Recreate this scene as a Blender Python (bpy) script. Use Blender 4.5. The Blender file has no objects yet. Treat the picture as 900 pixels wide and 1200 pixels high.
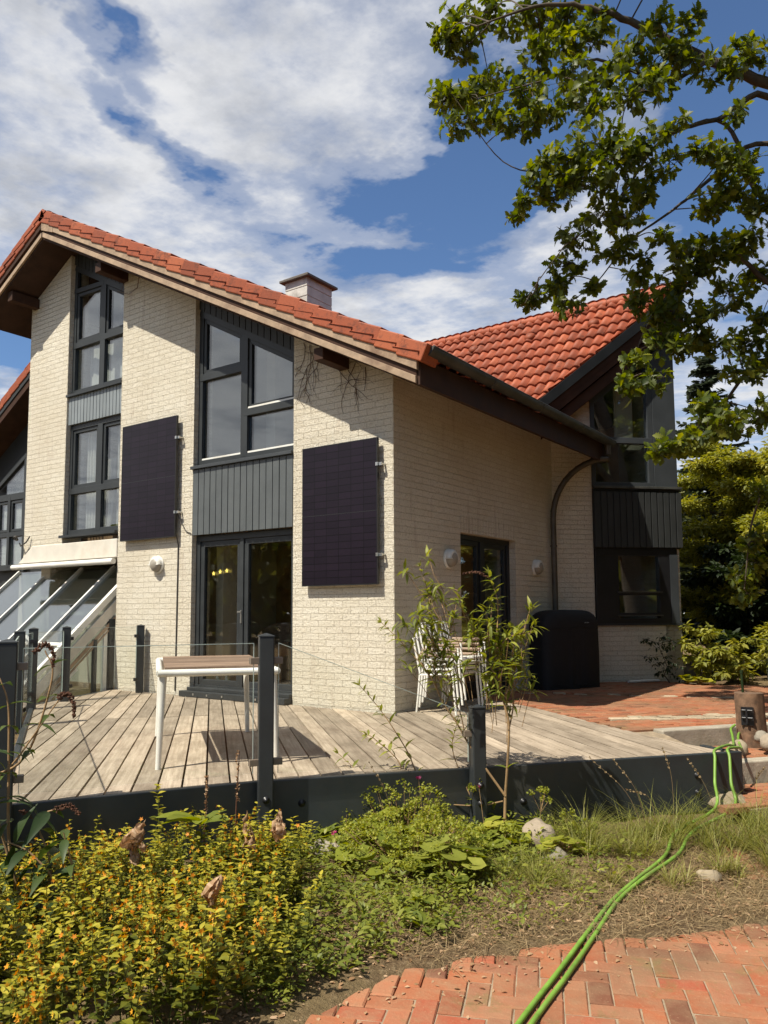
import bpy, math, random
import numpy as np
from mathutils import Vector, Matrix

random.seed(7)
rng = np.random.default_rng(7)
R = math.radians
S = bpy.context.scene
COL = S.collection
PI = math.pi

# ------------------------------------------------------------------ helpers
def V(*a): return np.array(a, float)
def unit(a):
    a = np.asarray(a, float); return a / max(np.linalg.norm(a), 1e-9)

def wloc(o):
    t = V(0, 0, 0)
    while o is not None: t = t + np.array(o.location); o = o.parent
    return t

class MB:
    """collects faces of one mesh; UVs are laid out in metres by the direction a face looks in"""
    def __init__(self):
        self.v = []; self.f = []; self.smooth = []; self.uv = []; self.tint = []
    def add(self, verts, faces, smooth=False, uvs=None, tint=None):
        b = len(self.v)
        self.v.extend([tuple(map(float, p)) for p in verts])
        for k, fc in enumerate(faces):
            self.f.append(tuple(b + i for i in fc)); self.smooth.append(smooth)
            self.uv.append(None if uvs is None else uvs[k])
            self.tint.append(tint)
    def box(self, x0, x1, y0, y1, z0, z1, tint=None):
        v = [(x0,y0,z0),(x1,y0,z0),(x1,y1,z0),(x0,y1,z0),(x0,y0,z1),(x1,y0,z1),(x1,y1,z1),(x0,y1,z1)]
        self.add(v, [(0,3,2,1),(4,5,6,7),(0,1,5,4),(1,2,6,5),(2,3,7,6),(3,0,4,7)], tint=tint)
    def obox(self, o, ax, ay, az, tint=None):
        """box spanned by three edge vectors from corner o"""
        o, ax, ay, az = map(lambda q: np.asarray(q, float), (o, ax, ay, az))
        v = [o, o+ax, o+ax+ay, o+ay, o+az, o+ax+az, o+ax+ay+az, o+ay+az]
        f = [(0,3,2,1),(4,5,6,7),(0,1,5,4),(1,2,6,5),(2,3,7,6),(3,0,4,7)]
        if np.dot(np.cross(ax, ay), az) < 0: f = [tuple(reversed(q)) for q in f]
        self.add(v, f, tint=tint)
    def prism(self, poly, ext, tint=None):
        """planar polygon (3d points) pushed along the vector ext"""
        p = [np.asarray(q, float) for q in poly]; e = np.asarray(ext, float); n = len(p)
        nrm = np.zeros(3)
        for i in range(n): nrm += np.cross(p[i]-p[0], p[(i+1) % n]-p[0])
        f = [tuple(range(n)), tuple(range(2*n-1, n-1, -1))] + [(i, n+i, n+(i+1) % n, (i+1) % n) for i in range(n)]
        if np.dot(nrm, e) > 0: f = [tuple(reversed(q)) for q in f]
        self.add(p + [q+e for q in p], f, tint=tint)
    def bar(self, p0, p1, w, d, nrm, tint=None):
        """bar of rectangular section from p0 to p1; w across, d along nrm (behind the p0-p1 face plane)"""
        p0 = np.asarray(p0, float); p1 = np.asarray(p1, float); n = unit(nrm)
        t = unit(p1-p0); s = unit(np.cross(n, t))
        self.obox(p0 - s*w/2 - n*d, p1-p0, s*w, n*d, tint)
    def tube(self, pts, rad, n=8, cap=True, tint=None, smooth=True):
        pts = [np.asarray(p, float) for p in pts]
        if not hasattr(rad, '__len__'): rad = [rad]*len(pts)
        vs = []; fs = []; up = V(0, 0, 1); prev = None
        for i, p in enumerate(pts):
            a = pts[max(i-1, 0)]; b = pts[min(i+1, len(pts)-1)]
            t = unit(b-a)
            if prev is None:
                s = np.cross(t, up)
                if np.linalg.norm(s) < .05: s = np.cross(t, V(1, 0, 0))
            else: s = prev - t*np.dot(prev, t)
            s = unit(s); u = np.cross(s, t); prev = s
            for k in range(n):
                a_ = 2*PI*k/n; vs.append(p + (s*math.cos(a_) + u*math.sin(a_))*rad[i])
        for i in range(len(pts)-1):
            for k in range(n):
                fs.append((i*n+k, (i+1)*n+k, (i+1)*n+(k+1) % n, i*n+(k+1) % n))
        self.add(vs, fs, smooth, tint=tint)
        if cap:
            self.add(vs[:n], [tuple(range(n))], tint=tint); self.add(vs[-n:], [tuple(range(n-1, -1, -1))], tint=tint)
    def lathe(self, o, prof, axis=(0,0,1), n=20, tint=None, arc=2*PI, start=0.0, xref=None):
        o = np.asarray(o, float); z = unit(axis)
        x = np.cross(z, V(0, 1, 0)) if xref is None else np.asarray(xref, float)
        if np.linalg.norm(x) < .05: x = V(1, 0, 0)
        x = unit(x - z*np.dot(x, z)); y = np.cross(z, x); vs = []; fs = []; full = arc > 2*PI-.01
        m = n if full else n+1
        for r, h in prof:
            for k in range(m):
                a = start + arc*k/n; vs.append(o + z*h + (x*math.cos(a)+y*math.sin(a))*r)
        for i in range(len(prof)-1):
            for k in range(n):
                k2 = (k+1) % m
                fs.append((i*m+k, i*m+k2, (i+1)*m+k2, (i+1)*m+k))
        self.add(vs, fs, True, tint=tint)
    def build(self, name, mat, parent=None, origin=None, bevel=0.0):
        me = bpy.data.meshes.new(name)
        off = wloc(parent)
        me.from_pydata([(p[0]-off[0], p[1]-off[1], p[2]-off[2]) for p in self.v], [], self.f)
        me.polygons.foreach_set('use_smooth', self.smooth)
        uvl = me.uv_layers.new(name='UVMap')
        co = np.array(self.v, float)
        data = np.zeros((len(me.loops), 2))
        k = 0
        for fc, uv in zip(self.f, self.uv):
            P = co[list(fc)]
            if uv is not None: data[k:k+len(fc)] = uv
            else:
                nv = np.cross(P[1]-P[0], P[2]-P[0]); l = np.linalg.norm(nv)
                nv = nv/l if l > 1e-12 else V(0, 0, 1)
                if abs(nv[2]) > .75: data[k:k+len(fc)] = P[:, :2]
                else:
                    t = unit(np.cross(V(0, 0, 1), nv))
                    data[k:k+len(fc), 0] = P @ t; data[k:k+len(fc), 1] = P[:, 2]
            k += len(fc)
        uvl.data.foreach_set('uv', data.ravel())
        if any(t is not None for t in self.tint):
            at = me.attributes.new('tint', 'FLOAT', 'FACE')
            at.data.foreach_set('value', [0.5 if t is None else t for t in self.tint])
        me.validate(); me.update()
        o = bpy.data.objects.new(name, me); COL.objects.link(o)
        if mat is not None: me.materials.append(mat)
        if parent is not None: o.parent = parent
        if bevel > 0:
            md = o.modifiers.new('edge', 'BEVEL'); md.width = bevel; md.segments = 2; md.limit_method = 'ANGLE'; md.angle_limit = R(40)
        return o

def empty(name, label, cat, group=None, loc=(0, 0, 0), rz=0.0):
    o = bpy.data.objects.new(name, None); COL.objects.link(o)
    o.location = loc; o.rotation_euler = (0, 0, rz); o.empty_display_size = .1
    return tag(o, label, cat, group)
def tag(o, label, cat, group=None, kind=None):
    if label: o['label'] = label
    if cat: o['category'] = cat
    if group: o['group'] = group
    if kind: o['kind'] = kind
    return o
def struct(o):
    o['kind'] = 'structure'; return o
def dup(root, loc, rz=0.0, label=None, scale=None):
    r = root.copy(); COL.objects.link(r); r.location = loc; r.rotation_euler = (0, 0, rz)
    if scale: r.scale = scale
    if label: r['label'] = label
    for ch in list(root.children):
        c = ch.copy(); COL.objects.link(c); c.parent = r
        for g in list(ch.children):
            d = g.copy(); COL.objects.link(d); d.parent = c
    return r

def np_mesh(name, verts, faces_idx, face_n, mat, parent=None, smooth=False, tint=None):
    """fast mesh: verts (N,3); faces_idx flat loop indices; face_n loops per face (array)"""
    me = bpy.data.meshes.new(name)
    verts = np.asarray(verts, float) - wloc(parent)
    me.vertices.add(len(verts)); me.vertices.foreach_set('co', np.asarray(verts, np.float32).ravel())
    me.loops.add(len(faces_idx)); me.loops.foreach_set('vertex_index', np.asarray(faces_idx, np.int32))
    nf = len(face_n); me.polygons.add(nf)
    st = np.concatenate([[0], np.cumsum(face_n)[:-1]]).astype(np.int32)
    me.polygons.foreach_set('loop_start', st)
    me.polygons.foreach_set('use_smooth', np.full(nf, smooth))
    if tint is not None:
        at = me.attributes.new('tint', 'FLOAT', 'POINT'); at.data.foreach_set('value', np.asarray(tint, np.float32))
    me.update(calc_edges=True); me.validate()
    o = bpy.data.objects.new(name, me); COL.objects.link(o)
    me.materials.append(mat)
    if parent is not None: o.parent = parent
    return o

class Leaves:
    """many small leaf blades, each a copy of a template turned and scaled in place"""
    def __init__(self, tv, tf):
        self.tv = np.array(tv, float); self.tf = tf; self.P = []; self.X = []; self.Nn = []; self.s = []; self.t = []
    def add(self, p, d, n, size, tint):
        self.P.append(p); self.X.append(d); self.Nn.append(n); self.s.append(size if hasattr(size, '__len__') else (size, size, size)); self.t.append(tint)
    def arrays(self):
        P = np.array(self.P); X = np.array(self.X); N = np.array(self.Nn); s = np.array(self.s)
        X = X/np.maximum(np.linalg.norm(X, axis=1, keepdims=True), 1e-6)
        N = N - X*np.sum(N*X, axis=1, keepdims=True)
        ln = np.linalg.norm(N, axis=1, keepdims=True)
        alt = np.cross(X, np.tile(V(.3, .9, .2), (len(X), 1)))
        N = np.where(ln < 1e-3, alt, N); N = N/np.maximum(np.linalg.norm(N, axis=1, keepdims=True), 1e-6)
        Y = np.cross(N, X)
        tv = self.tv
        vv = (P[:, None, :] + tv[None, :, 0:1]*(X*s[:, 0:1])[:, None, :] + tv[None, :, 1:2]*(Y*s[:, 1:2])[:, None, :] + tv[None, :, 2:3]*(N*s[:, 2:3])[:, None, :])
        n = len(P); m = len(tv)
        fi = np.concatenate([np.array(f) for f in self.tf]); fn = np.array([len(f) for f in self.tf])
        idx = (fi[None, :] + (np.arange(n)*m)[:, None]).ravel()
        return vv.reshape(-1, 3), idx, np.tile(fn, n), np.repeat(np.array(self.t), m)
    def build(self, name, mat, parent=None):
        if not self.P: return None
        v, i, fn, t = self.arrays()
        return np_mesh(name, v, i, fn, mat, parent, True, t)

def blade_template(ws, length=1.0, droop=.15, fold=.12):
    """leaf from half-width stations ws; folded along the midrib and drooping to the tip"""
    n = len(ws); v = []; f = []
    for i, w in enumerate(ws):
        x = i/(n-1)*length; z = -droop*(x/length)**2
        v += [(x, -w, z+fold*w), (x, 0, z), (x, w, z+fold*w)]
    for i in range(n-1):
        a = 3*i; f += [(a, a+3, a+4, a+1), (a+1, a+4, a+5, a+2)]
    return v, f
OAK_T = blade_template([.02, .10, .07, .20, .11, .29, .16, .33, .19, .28, .14, .10, .03], droop=.18, fold=.25)
LANCE_T = blade_template([.015, .09, .125, .12, .085, .045, .005], droop=.35, fold=.35)
OVATE_T = blade_template([.02, .22, .26, .16, .01], droop=.15, fold=.3)
GRASS_T = blade_template([.5, .45, .36, .22, .02], droop=.0, fold=.5)
NEEDLE_T = ([(0, -.16, 0), (0, .16, 0), (1, 0, -.1), (.5, -.30, .02), (.5, .30, .02)], [(0, 3, 4, 1), (3, 2, 4)])
def round_template(n=10, cup=.18):
    v = [(0, 0, 0)]; f = []
    for k in range(n):
        a = -PI*.86 + 2*PI*.86*k/(n-1)
        for r_, dz in ((.5, cup*.35), (1.0 + (.08 if k % 2 else -.05), cup)):
            v.append((r_*math.cos(a), r_*math.sin(a), dz*(1 if k % 2 else .7)))
    for k in range(n-1):
        a = 1+2*k; f += [(0, a, a+2), (a, a+1, a+3, a+2)]
    return v, f
ROUND_T = round_template()
FLOWER_T = ([(0, 0, 0)] + [(math.cos(2*PI*k/10)*(1 if k % 2 else .45), math.sin(2*PI*k/10)*(1 if k % 2 else .45), .25 if k % 2 else .1) for k in range(10)],
            [(0, 1+k, 1+(k+1) % 10) for k in range(10)])
CLUMP_T = ([(-.5, -.32, 0), (0, -.5, .12), (.5, -.22, .02), (.6, .2, -.06), (.1, .5, .05), (-.45, .35, .1), (0, 0, .2)],
           [(0, 1, 6), (1, 2, 6), (2, 3, 6), (3, 4, 6), (4, 5, 6), (5, 0, 6)])
def rvec():
    v = rng.normal(size=3); return v/np.linalg.norm(v)

SUN_E, SKY_S, CLOUD_B, EXPO = 5.0, 0.094, 7.1, 0.46
# ------------------------------------------------------------------ materials
def nodes(name):
    m = bpy.data.materials.new(name); m.use_nodes = True
    nt = m.node_tree; nt.nodes.clear()
    out = nt.nodes.new('ShaderNodeOutputMaterial')
    return m, nt, out
def N(nt, t, **kw):
    n = nt.nodes.new(t)
    for k, v in kw.items():
        if hasattr(n, k) and k not in n.inputs: setattr(n, k, v)
        else: n.inputs[k].default_value = v
    return n
def L(nt, a, b): nt.links.new(a, b)
def c4(c): return (c[0], c[1], c[2], 1.0)
def ramp(nt, fac, stops, interp='LINEAR'):
    r = nt.nodes.new('ShaderNodeValToRGB'); r.color_ramp.interpolation = interp
    e = r.color_ramp.elements
    while len(e) < len(stops): e.new(.5)
    for k, (p, c) in enumerate(stops): e[k].position = p; e[k].color = c4(c)
    L(nt, fac, r.inputs[0]); return r.outputs[0]
def mixc(nt, fac, a, b, mode='MIX'):
    m = nt.nodes.new('ShaderNodeMix'); m.data_type = 'RGBA'; m.blend_type = mode
    for sock, v in ((m.inputs[0], fac), (m.inputs[6], a), (m.inputs[7], b)):
        if hasattr(v, 'default_value'): L(nt, v, sock)
        elif isinstance(v, (tuple, list)): sock.default_value = c4(v)
        else: sock.default_value = v
    return m.outputs[2]
def math_(nt, op, a, b=0.0, c=None, clamp=False):
    m = nt.nodes.new('ShaderNodeMath'); m.operation = op; m.use_clamp = clamp
    for s, v in zip(m.inputs, (a, b, c)):
        if v is None: continue
        if hasattr(v, 'default_value'): L(nt, v, s)
        else: s.default_value = v
    return m.outputs[0]
def coord(nt, kind='Object', scale=(1, 1, 1), loc=(0, 0, 0), rot=(0, 0, 0)):
    t = nt.nodes.new('ShaderNodeTexCoord'); mp = nt.nodes.new('ShaderNodeMapping')
    mp.inputs['Scale'].default_value = scale; mp.inputs['Location'].default_value = loc; mp.inputs['Rotation'].default_value = rot
    L(nt, t.outputs[kind], mp.inputs[0]); return mp.outputs[0]
def noise(nt, vec, scale, detail=4, rough=.55, out='Fac'):
    n = nt.nodes.new('ShaderNodeTexNoise'); n.inputs['Scale'].default_value = scale; n.inputs['Detail'].default_value = detail
    n.inputs['Roughness'].default_value = rough
    L(nt, vec, n.inputs['Vector']); return n.outputs[out]
def bump(nt, h, strength=.5, dist=.01, normal=None):
    b = nt.nodes.new('ShaderNodeBump'); b.inputs['Strength'].default_value = strength; b.inputs['Distance'].default_value = dist
    L(nt, h, b.inputs['Height'])
    if normal is not None: L(nt, normal, b.inputs['Normal'])
    return b.outputs[0]
def principled(nt, out, color, rough=.6, spec=.5, normal=None, metallic=0.0, coat=0.0):
    p = nt.nodes.new('ShaderNodeBsdfPrincipled')
    for s, v in (('Base Color', color), ('Roughness', rough), ('Specular IOR Level', spec), ('Metallic', metallic), ('Coat Weight', coat)):
        if hasattr(v, 'default_value'): L(nt, v, p.inputs[s])
        elif isinstance(v, tuple): p.inputs[s].default_value = c4(v)
        else: p.inputs[s].default_value = v
    if normal is not None: L(nt, normal, p.inputs['Normal'])
    L(nt, p.outputs[0], out.inputs[0]); return p
def island(nt):
    g = nt.nodes.new('ShaderNodeNewGeometry'); return g.outputs['Random Per Island']

def mat_plain(name, col, rough=.5, var=.25, scale=6, bumps=.15, spec=.5, metallic=0.0, coat=0.0, dirt=None):
    m, nt, out = nodes(name); co = coord(nt)
    n = noise(nt, co, scale, 5, .6)
    lo = tuple(c*(1-var) for c in col); hi = tuple(min(1, c*(1+var)) for c in col)
    c = ramp(nt, n, [(.3, lo), (.7, hi)])
    if dirt:
        d = noise(nt, co, scale*.35, 6, .7); k = ramp(nt, d, [(.52, (0, 0, 0)), (.68, (1, 1, 1))])
        c = mixc(nt, math_(nt, 'MULTIPLY', k, dirt[1]), c, dirt[0])
    f = noise(nt, co, scale*14, 3)
    rg = math_(nt, 'MULTIPLY_ADD', n, .25, rough-.12)
    principled(nt, out, c, rg, spec, bump(nt, f, bumps, .004), metallic, coat)
    return m

def mat_brick():
    m, nt, out = nodes('painted_brick'); uv = coord(nt, 'UV')
    wob = noise(nt, uv, 9, 2, .5, 'Color')
    add = N(nt, 'ShaderNodeVectorMath', operation='MULTIPLY_ADD')
    L(nt, wob, add.inputs[0]); add.inputs[1].default_value = (.016, .012, 0); L(nt, uv, add.inputs[2])
    b = nt.nodes.new('ShaderNodeTexBrick'); L(nt, add.outputs[0], b.inputs['Vector'])
    b.offset = .5; b.squash = 1.0
    for k, v in (('Scale', 1.0), ('Mortar Size', .0042), ('Mortar Smooth', .55), ('Bias', 0.0), ('Brick Width', .25), ('Row Height', .0787)): b.inputs[k].default_value = v
    b.inputs['Color1'].default_value = (.77, .71, .575, 1); b.inputs['Color2'].default_value = (.82, .765, .635, 1); b.inputs['Mortar'].default_value = (.69, .62, .485, 1)
    big = noise(nt, uv, .9, 5, .65)
    c = mixc(nt, ramp(nt, big, [(.38, (0, 0, 0)), (.75, (.55, .55, .55))]), b.outputs['Color'], (.61, .52, .375))
    st = noise(nt, coord(nt, 'UV', (3.2, .35, 1)), 1.6, 6, .7)
    c = mixc(nt, ramp(nt, st, [(.57, (0, 0, 0)), (.78, (.6, .6, .6))]), c, (.40, .28, .20))
    sp = noise(nt, uv, 26, 4, .7)
    c = mixc(nt, ramp(nt, sp, [(.64, (0, 0, 0)), (.74, (.55, .55, .55))]), c, (.38, .31, .22))
    g1 = noise(nt, uv, 30, 7, .8); g2 = noise(nt, uv, 9, 3, .6)
    h = math_(nt, 'MULTIPLY_ADD', b.outputs['Fac'], -1.0, math_(nt, 'MULTIPLY_ADD', g1, 1.7, math_(nt, 'MULTIPLY', g2, .6)))
    pit = ramp(nt, noise(nt, uv, 42, 5, .8), [(.34, (.42, .37, .28)), (.47, (1, 1, 1))])
    c = mixc(nt, .75, c, mixc(nt, 1.0, c, pit, 'MULTIPLY'))
    nb = bump(nt, h, 1.0, .018)
    principled(nt, out, c, .75, .25, nb)
    return m

def mat_tile(name, base, dark, lichen=.45):
    m, nt, out = nodes(name); co = coord(nt)
    t = nt.nodes.new('ShaderNodeAttribute'); t.attribute_name = 'tint'
    c = ramp(nt, t.outputs['Fac'], [(0, tuple(x*.72 for x in base)), (.5, base), (1, (min(1, base[0]*1.22), base[1]*1.4, base[2]*1.45))])
    big = noise(nt, co, 2.2, 6, .7); fine = noise(nt, co, 17, 5, .75)
    k = math_(nt, 'ADD', math_(nt, 'MULTIPLY', big, .45), math_(nt, 'MULTIPLY', fine, .55))
    c = mixc(nt, ramp(nt, k, [(.50, (0, 0, 0)), (.66, (lichen,)*3)]), c, dark)
    w = noise(nt, co, 48, 3, .7)
    c = mixc(nt, ramp(nt, w, [(.66, (0, 0, 0)), (.74, (.5, .5, .5))]), c, (.46, .26, .15))
    principled(nt, out, c, .62, .35, bump(nt, noise(nt, co, 70, 4), .35, .004))
    return m

def mat_wood(name, lo, hi, dark, along='x', rough=.75, grain=26):
    """weathered planks: the UV's u runs along the plank"""
    m, nt, out = nodes(name)
    co = coord(nt, 'UV', (1.3, grain, 1)); rnd = island(nt)
    add = N(nt, 'ShaderNodeVectorMath', operation='ADD'); L(nt, co, add.inputs[0])
    comb = N(nt, 'ShaderNodeCombineXYZ'); L(nt, math_(nt, 'MULTIPLY', rnd, 91.0), comb.inputs[0]); L(nt, math_(nt, 'MULTIPLY', rnd, 37.0), comb.inputs[1])
    L(nt, comb.outputs[0], add.inputs[1])
    g = noise(nt, add.outputs[0], 1.6, 6, .65)
    c = ramp(nt, g, [(.25, lo), (.72, hi)])
    blot = noise(nt, coord(nt, 'UV', (1, 2.2, 1)), 2.0, 6, .7)
    c = mixc(nt, ramp(nt, blot, [(.44, (0, 0, 0)), (.7, (.7, .7, .7))]), c, dark)
    fine = noise(nt, coord(nt, 'UV', (9, 60, 1)), 3.0, 3, .7)
    c = mixc(nt, ramp(nt, fine, [(.58, (0, 0, 0)), (.76, (.6, .6, .6))]), c, tuple(x*.45 for x in lo))
    br = math_(nt, 'MULTIPLY_ADD', rnd, .55, .72)
    mul = N(nt, 'ShaderNodeVectorMath', operation='SCALE'); L(nt, c, mul.inputs[0]); L(nt, br, mul.inputs['Scale'])
    h = math_(nt, 'ADD', g, math_(nt, 'MULTIPLY', fine, .8))
    principled(nt, out, mul.outputs[0], rough, .25, bump(nt, h, .5, .006))
    return m

def mat_paver(name, cols, dirtc):
    m, nt, out = nodes(name); co = coord(nt)
    t = nt.nodes.new('ShaderNodeAttribute'); t.attribute_name = 'tint'
    c = ramp(nt, t.outputs['Fac'], [(i/(len(cols)-1), q) for i, q in enumerate(cols)])
    n1 = noise(nt, co, 7, 6, .7); n2 = noise(nt, co, 1.4, 5, .6); n3 = noise(nt, co, 60, 4, .7)
    c = mixc(nt, ramp(nt, n1, [(.40, (0, 0, 0)), (.70, (.62, .62, .62))]), c, dirtc)
    c = mixc(nt, ramp(nt, n2, [(.46, (0, 0, 0)), (.66, (.7, .7, .7))]), c, tuple(x*.55 for x in dirtc))
    c = mixc(nt, ramp(nt, noise(nt, co, 3.1, 6, .75), [(.56, (0, 0, 0)), (.68, (.55, .55, .55))]), c, (dirtc[0]*.5, dirtc[0]*.47, dirtc[2]*.5))
    c = mixc(nt, ramp(nt, n3, [(.6, (0, 0, 0)), (.72, (.5, .5, .5))]), c, tuple(min(1, x*1.5) for x in dirtc))
    principled(nt, out, c, .85, .2, bump(nt, math_(nt, 'ADD', n3, math_(nt, 'MULTIPLY', n1, 1.5)), .6, .006))
    return m

def mat_leaf(name, cols, trans=.4, rough=.45, spec=.4):
    m, nt, out = nodes(name)
    t = nt.nodes.new('ShaderNodeAttribute'); t.attribute_name = 'tint'
    c = ramp(nt, t.outputs['Fac'], [(i/(len(cols)-1), q) for i, q in enumerate(cols)])
    co = coord(nt); c = mixc(nt, math_(nt, 'MULTIPLY', noise(nt, co, 30, 2), .5), c, tuple(x*.55 for x in cols[0]))
    p = nt.nodes.new('ShaderNodeBsdfPrincipled'); L(nt, c, p.inputs['Base Color']); p.inputs['Roughness'].default_value = rough
    p.inputs['Specular IOR Level'].default_value = spec
    tr = nt.nodes.new('ShaderNodeBsdfTranslucent')
    hs = nt.nodes.new('ShaderNodeHueSaturation'); hs.inputs['Hue'].default_value = .485; hs.inputs['Saturation'].default_value = 1.15; hs.inputs['Value'].default_value = 1.5
    L(nt, c, hs.inputs['Color']); L(nt, hs.outputs[0], tr.inputs[0])
    mx = nt.nodes.new('ShaderNodeMixShader'); mx.inputs[0].default_value = trans
    L(nt, p.outputs[0], mx.inputs[1]); L(nt, tr.outputs[0], mx.inputs[2]); L(nt, mx.outputs[0], out.inputs[0])
    return m

def mat_glass(name, tint=(.80, .84, .82), refl=.12, rough=.0, wob=.0):
    m, nt, out = nodes(name)
    tr = nt.nodes.new('ShaderNodeBsdfTransparent'); tr.inputs[0].default_value = c4(tint)
    gl = nt.nodes.new('ShaderNodeBsdfGlossy'); gl.inputs['Roughness'].default_value = rough; gl.inputs[0].default_value = (.95, .97, 1, 1)
    if wob: L(nt, bump(nt, noise(nt, coord(nt), .8, 0), wob, .03), gl.inputs['Normal'])
    fr = nt.nodes.new('ShaderNodeLayerWeight'); fr.inputs[0].default_value = .5      # facing, the same from both sides of the sheet
    k = math_(nt, 'MULTIPLY_ADD', math_(nt, 'POWER', fr.outputs['Facing'], 4.0), .8, .035+refl, True)
    mx = nt.nodes.new('ShaderNodeMixShader'); L(nt, k, mx.inputs[0]); L(nt, tr.outputs[0], mx.inputs[1]); L(nt, gl.outputs[0], mx.inputs[2])
    L(nt, mx.outputs[0], out.inputs[0]); return m

def mat_emit(name, col, s):
    m, nt, out = nodes(name); e = nt.nodes.new('ShaderNodeEmission'); e.inputs[0].default_value = c4(col); e.inputs[1].default_value = s
    L(nt, e.outputs[0], out.inputs[0]); return m

def mat_soil():
    m, nt, out = nodes('dry_soil'); co = coord(nt)
    a = noise(nt, co, 1.6, 6, .65); b = noise(nt, co, 22, 6, .75); d = noise(nt, co, 90, 3, .7)
    c = ramp(nt, b, [(.3, (.07, .045, .025)), (.52, (.17, .115, .065)), (.72, (.36, .27, .16))])
    c = mixc(nt, ramp(nt, a, [(.42, (0, 0, 0)), (.62, (.8, .8, .8))]), c, (.20, .15, .075))
    c = mixc(nt, ramp(nt, d, [(.6, (0, 0, 0)), (.7, (.6, .6, .6))]), c, (.42, .33, .2))
    principled(nt, out, c, .95, .1, bump(nt, math_(nt, 'ADD', b, math_(nt, 'MULTIPLY', d, .5)), 1.0, .03))
    return m

def mat_solar():
    m, nt, out = nodes('solar_glass'); uv = coord(nt, 'UV')
    br = nt.nodes.new('ShaderNodeTexBrick'); br.offset = 0.0; L(nt, uv, br.inputs['Vector'])
    for k, v in (('Scale', 1.0), ('Mortar Size', .0045), ('Mortar Smooth', .1), ('Brick Width', .1867), ('Row Height', .0823)): br.inputs[k].default_value = v
    br.inputs['Color1'].default_value = (.0105, .0075, .013, 1); br.inputs['Color2'].default_value = (.016, .0105, .019, 1); br.inputs['Mortar'].default_value = (.0025, .0022, .003, 1)
    n = noise(nt, uv, 5, 4, .6)
    c = mixc(nt, math_(nt, 'MULTIPLY', n, .5), br.outputs['Color'], (.014, .011, .016))
    principled(nt, out, c, .3, .22, bump(nt, noise(nt, uv, 130, 2), .08, .002))
    return m

M = {}
M['brick'] = mat_brick()
M['tile'] = mat_tile('clay_pantile', (.335, .076, .031), (.10, .036, .022), .85)
M['verge'] = mat_tile('weathered_clay', (.31, .072, .027), (.055, .022, .014), .95)
M['dark'] = mat_plain('anthracite_paint', (.032, .036, .038), .42, .18, 3, .12, spec=.35)
M['deckpaint'] = mat_plain('anthracite_board', (.028, .034, .037), .45, .25, 2.2, .2, dirt=((.06, .055, .045), .5))
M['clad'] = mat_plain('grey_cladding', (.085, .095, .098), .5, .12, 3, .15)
M['clad_glare'] = mat_plain('glare_grey_cladding', (.20, .225, .235), .45, .12, 3, .15)  # grey cladding of the left bay, its glare lightened into the colour
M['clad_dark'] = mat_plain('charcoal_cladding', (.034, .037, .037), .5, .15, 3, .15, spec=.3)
M['column'] = mat_plain('slate_grey_paint', (.040, .046, .051), .5, .12, 3, .1)
M['glass'] = mat_glass('window_glass', (.92, .95, .94), .10, 0.0, .2)
M['doorglass'] = mat_glass('door_glass', (.95, .95, .90), .06, 0.0, .2)
M['glassedge'] = mat_plain('glass_edge', (.42, .50, .46), .25, .05, 5, .02)
M['clear'] = mat_glass('railing_glass', (.985, .995, .99), -.015)
M['roofglass'] = mat_glass('conservatory_glass', (.70, .76, .76), .13, .02, .2)
M['oldwood'] = mat_plain('bleached_board', (.35, .25, .165), .8, .3, 5, .6, dirt=((.16, .09, .055), .85))
M['brownwood'] = mat_plain('brown_stained_wood', (.050, .024, .014), .65, .3, 4, .4, spec=.2, dirt=((.04, .02, .012), .7))
M['soffit'] = mat_plain('brown_soffit', (.048, .025, .016), .7, .3, 5, .3, spec=.2)
M['zinc'] = mat_plain('dull_zinc', (.075, .077, .070), .5, .3, 5, .2, metallic=.35, dirt=((.05, .045, .035), .6))
M['copper'] = mat_plain('brown_pipe', (.10, .085, .065), .5, .3, 5, .2, metallic=.3)
M['white'] = mat_plain('white_metal', (.76, .75, .69), .4, .08, 4, .08, dirt=((.55, .50, .40), .5))
M['armrest'] = mat_plain('pale_wood_armrest', (.46, .34, .25), .6, .2, 8, .2)
M['plaster'] = mat_plain('white_plaster', (.64, .60, .52), .8, .1, 3, .4, dirt=((.50, .42, .31), .5))
M['chimney'] = mat_plain('chimney_slate', (.52, .50, .46), .7, .14, 5, .4, dirt=((.22, .20, .17), .8))
M['chimcap'] = mat_plain('chimney_cap', (.10, .085, .07), .7, .2, 5, .3)
M['deck'] = mat_wood('weathered_decking', (.24, .188, .135), (.48, .40, .305), (.145, .11, .075), grain=24)
M['slat'] = mat_wood('table_slats', (.19, .12, .08), (.34, .245, .18), (.13, .08, .05), grain=30)
M['solar'] = mat_solar()
M['verge_black'] = mat_plain('black_verge_board', (.014, .016, .018), .5, .2, 4, .15, spec=.25)
M['black'] = mat_plain('black_frame', (.012, .012, .014), .4, .2, 4, .05)
M['steel'] = mat_plain('steel', (.55, .55, .53), .3, .1, 8, .05, metallic=.9)
M['taupe'] = mat_plain('taupe_clamp', (.20, .155, .115), .5, .2, 8, .1)
M['brickpath'] = mat_paver('clay_paver', [(.17, .068, .040), (.30, .098, .048), (.36, .122, .056), (.27, .115, .066), (.38, .16, .085), (.33, .088, .046)], (.31, .20, .115))
M['granite'] = mat_paver('granite_kerb', [(.30, .27, .22), (.40, .36, .29), (.48, .43, .34)], (.22, .19, .14))
M['cobble'] = mat_paver('pale_sett', [(.36, .30, .21), (.46, .38, .27), (.55, .45, .32)], (.27, .21, .14))
M['sand'] = mat_plain('joint_sand', (.29, .225, .15), .95, .35, 12, .8)
M['soil'] = mat_soil()
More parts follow.
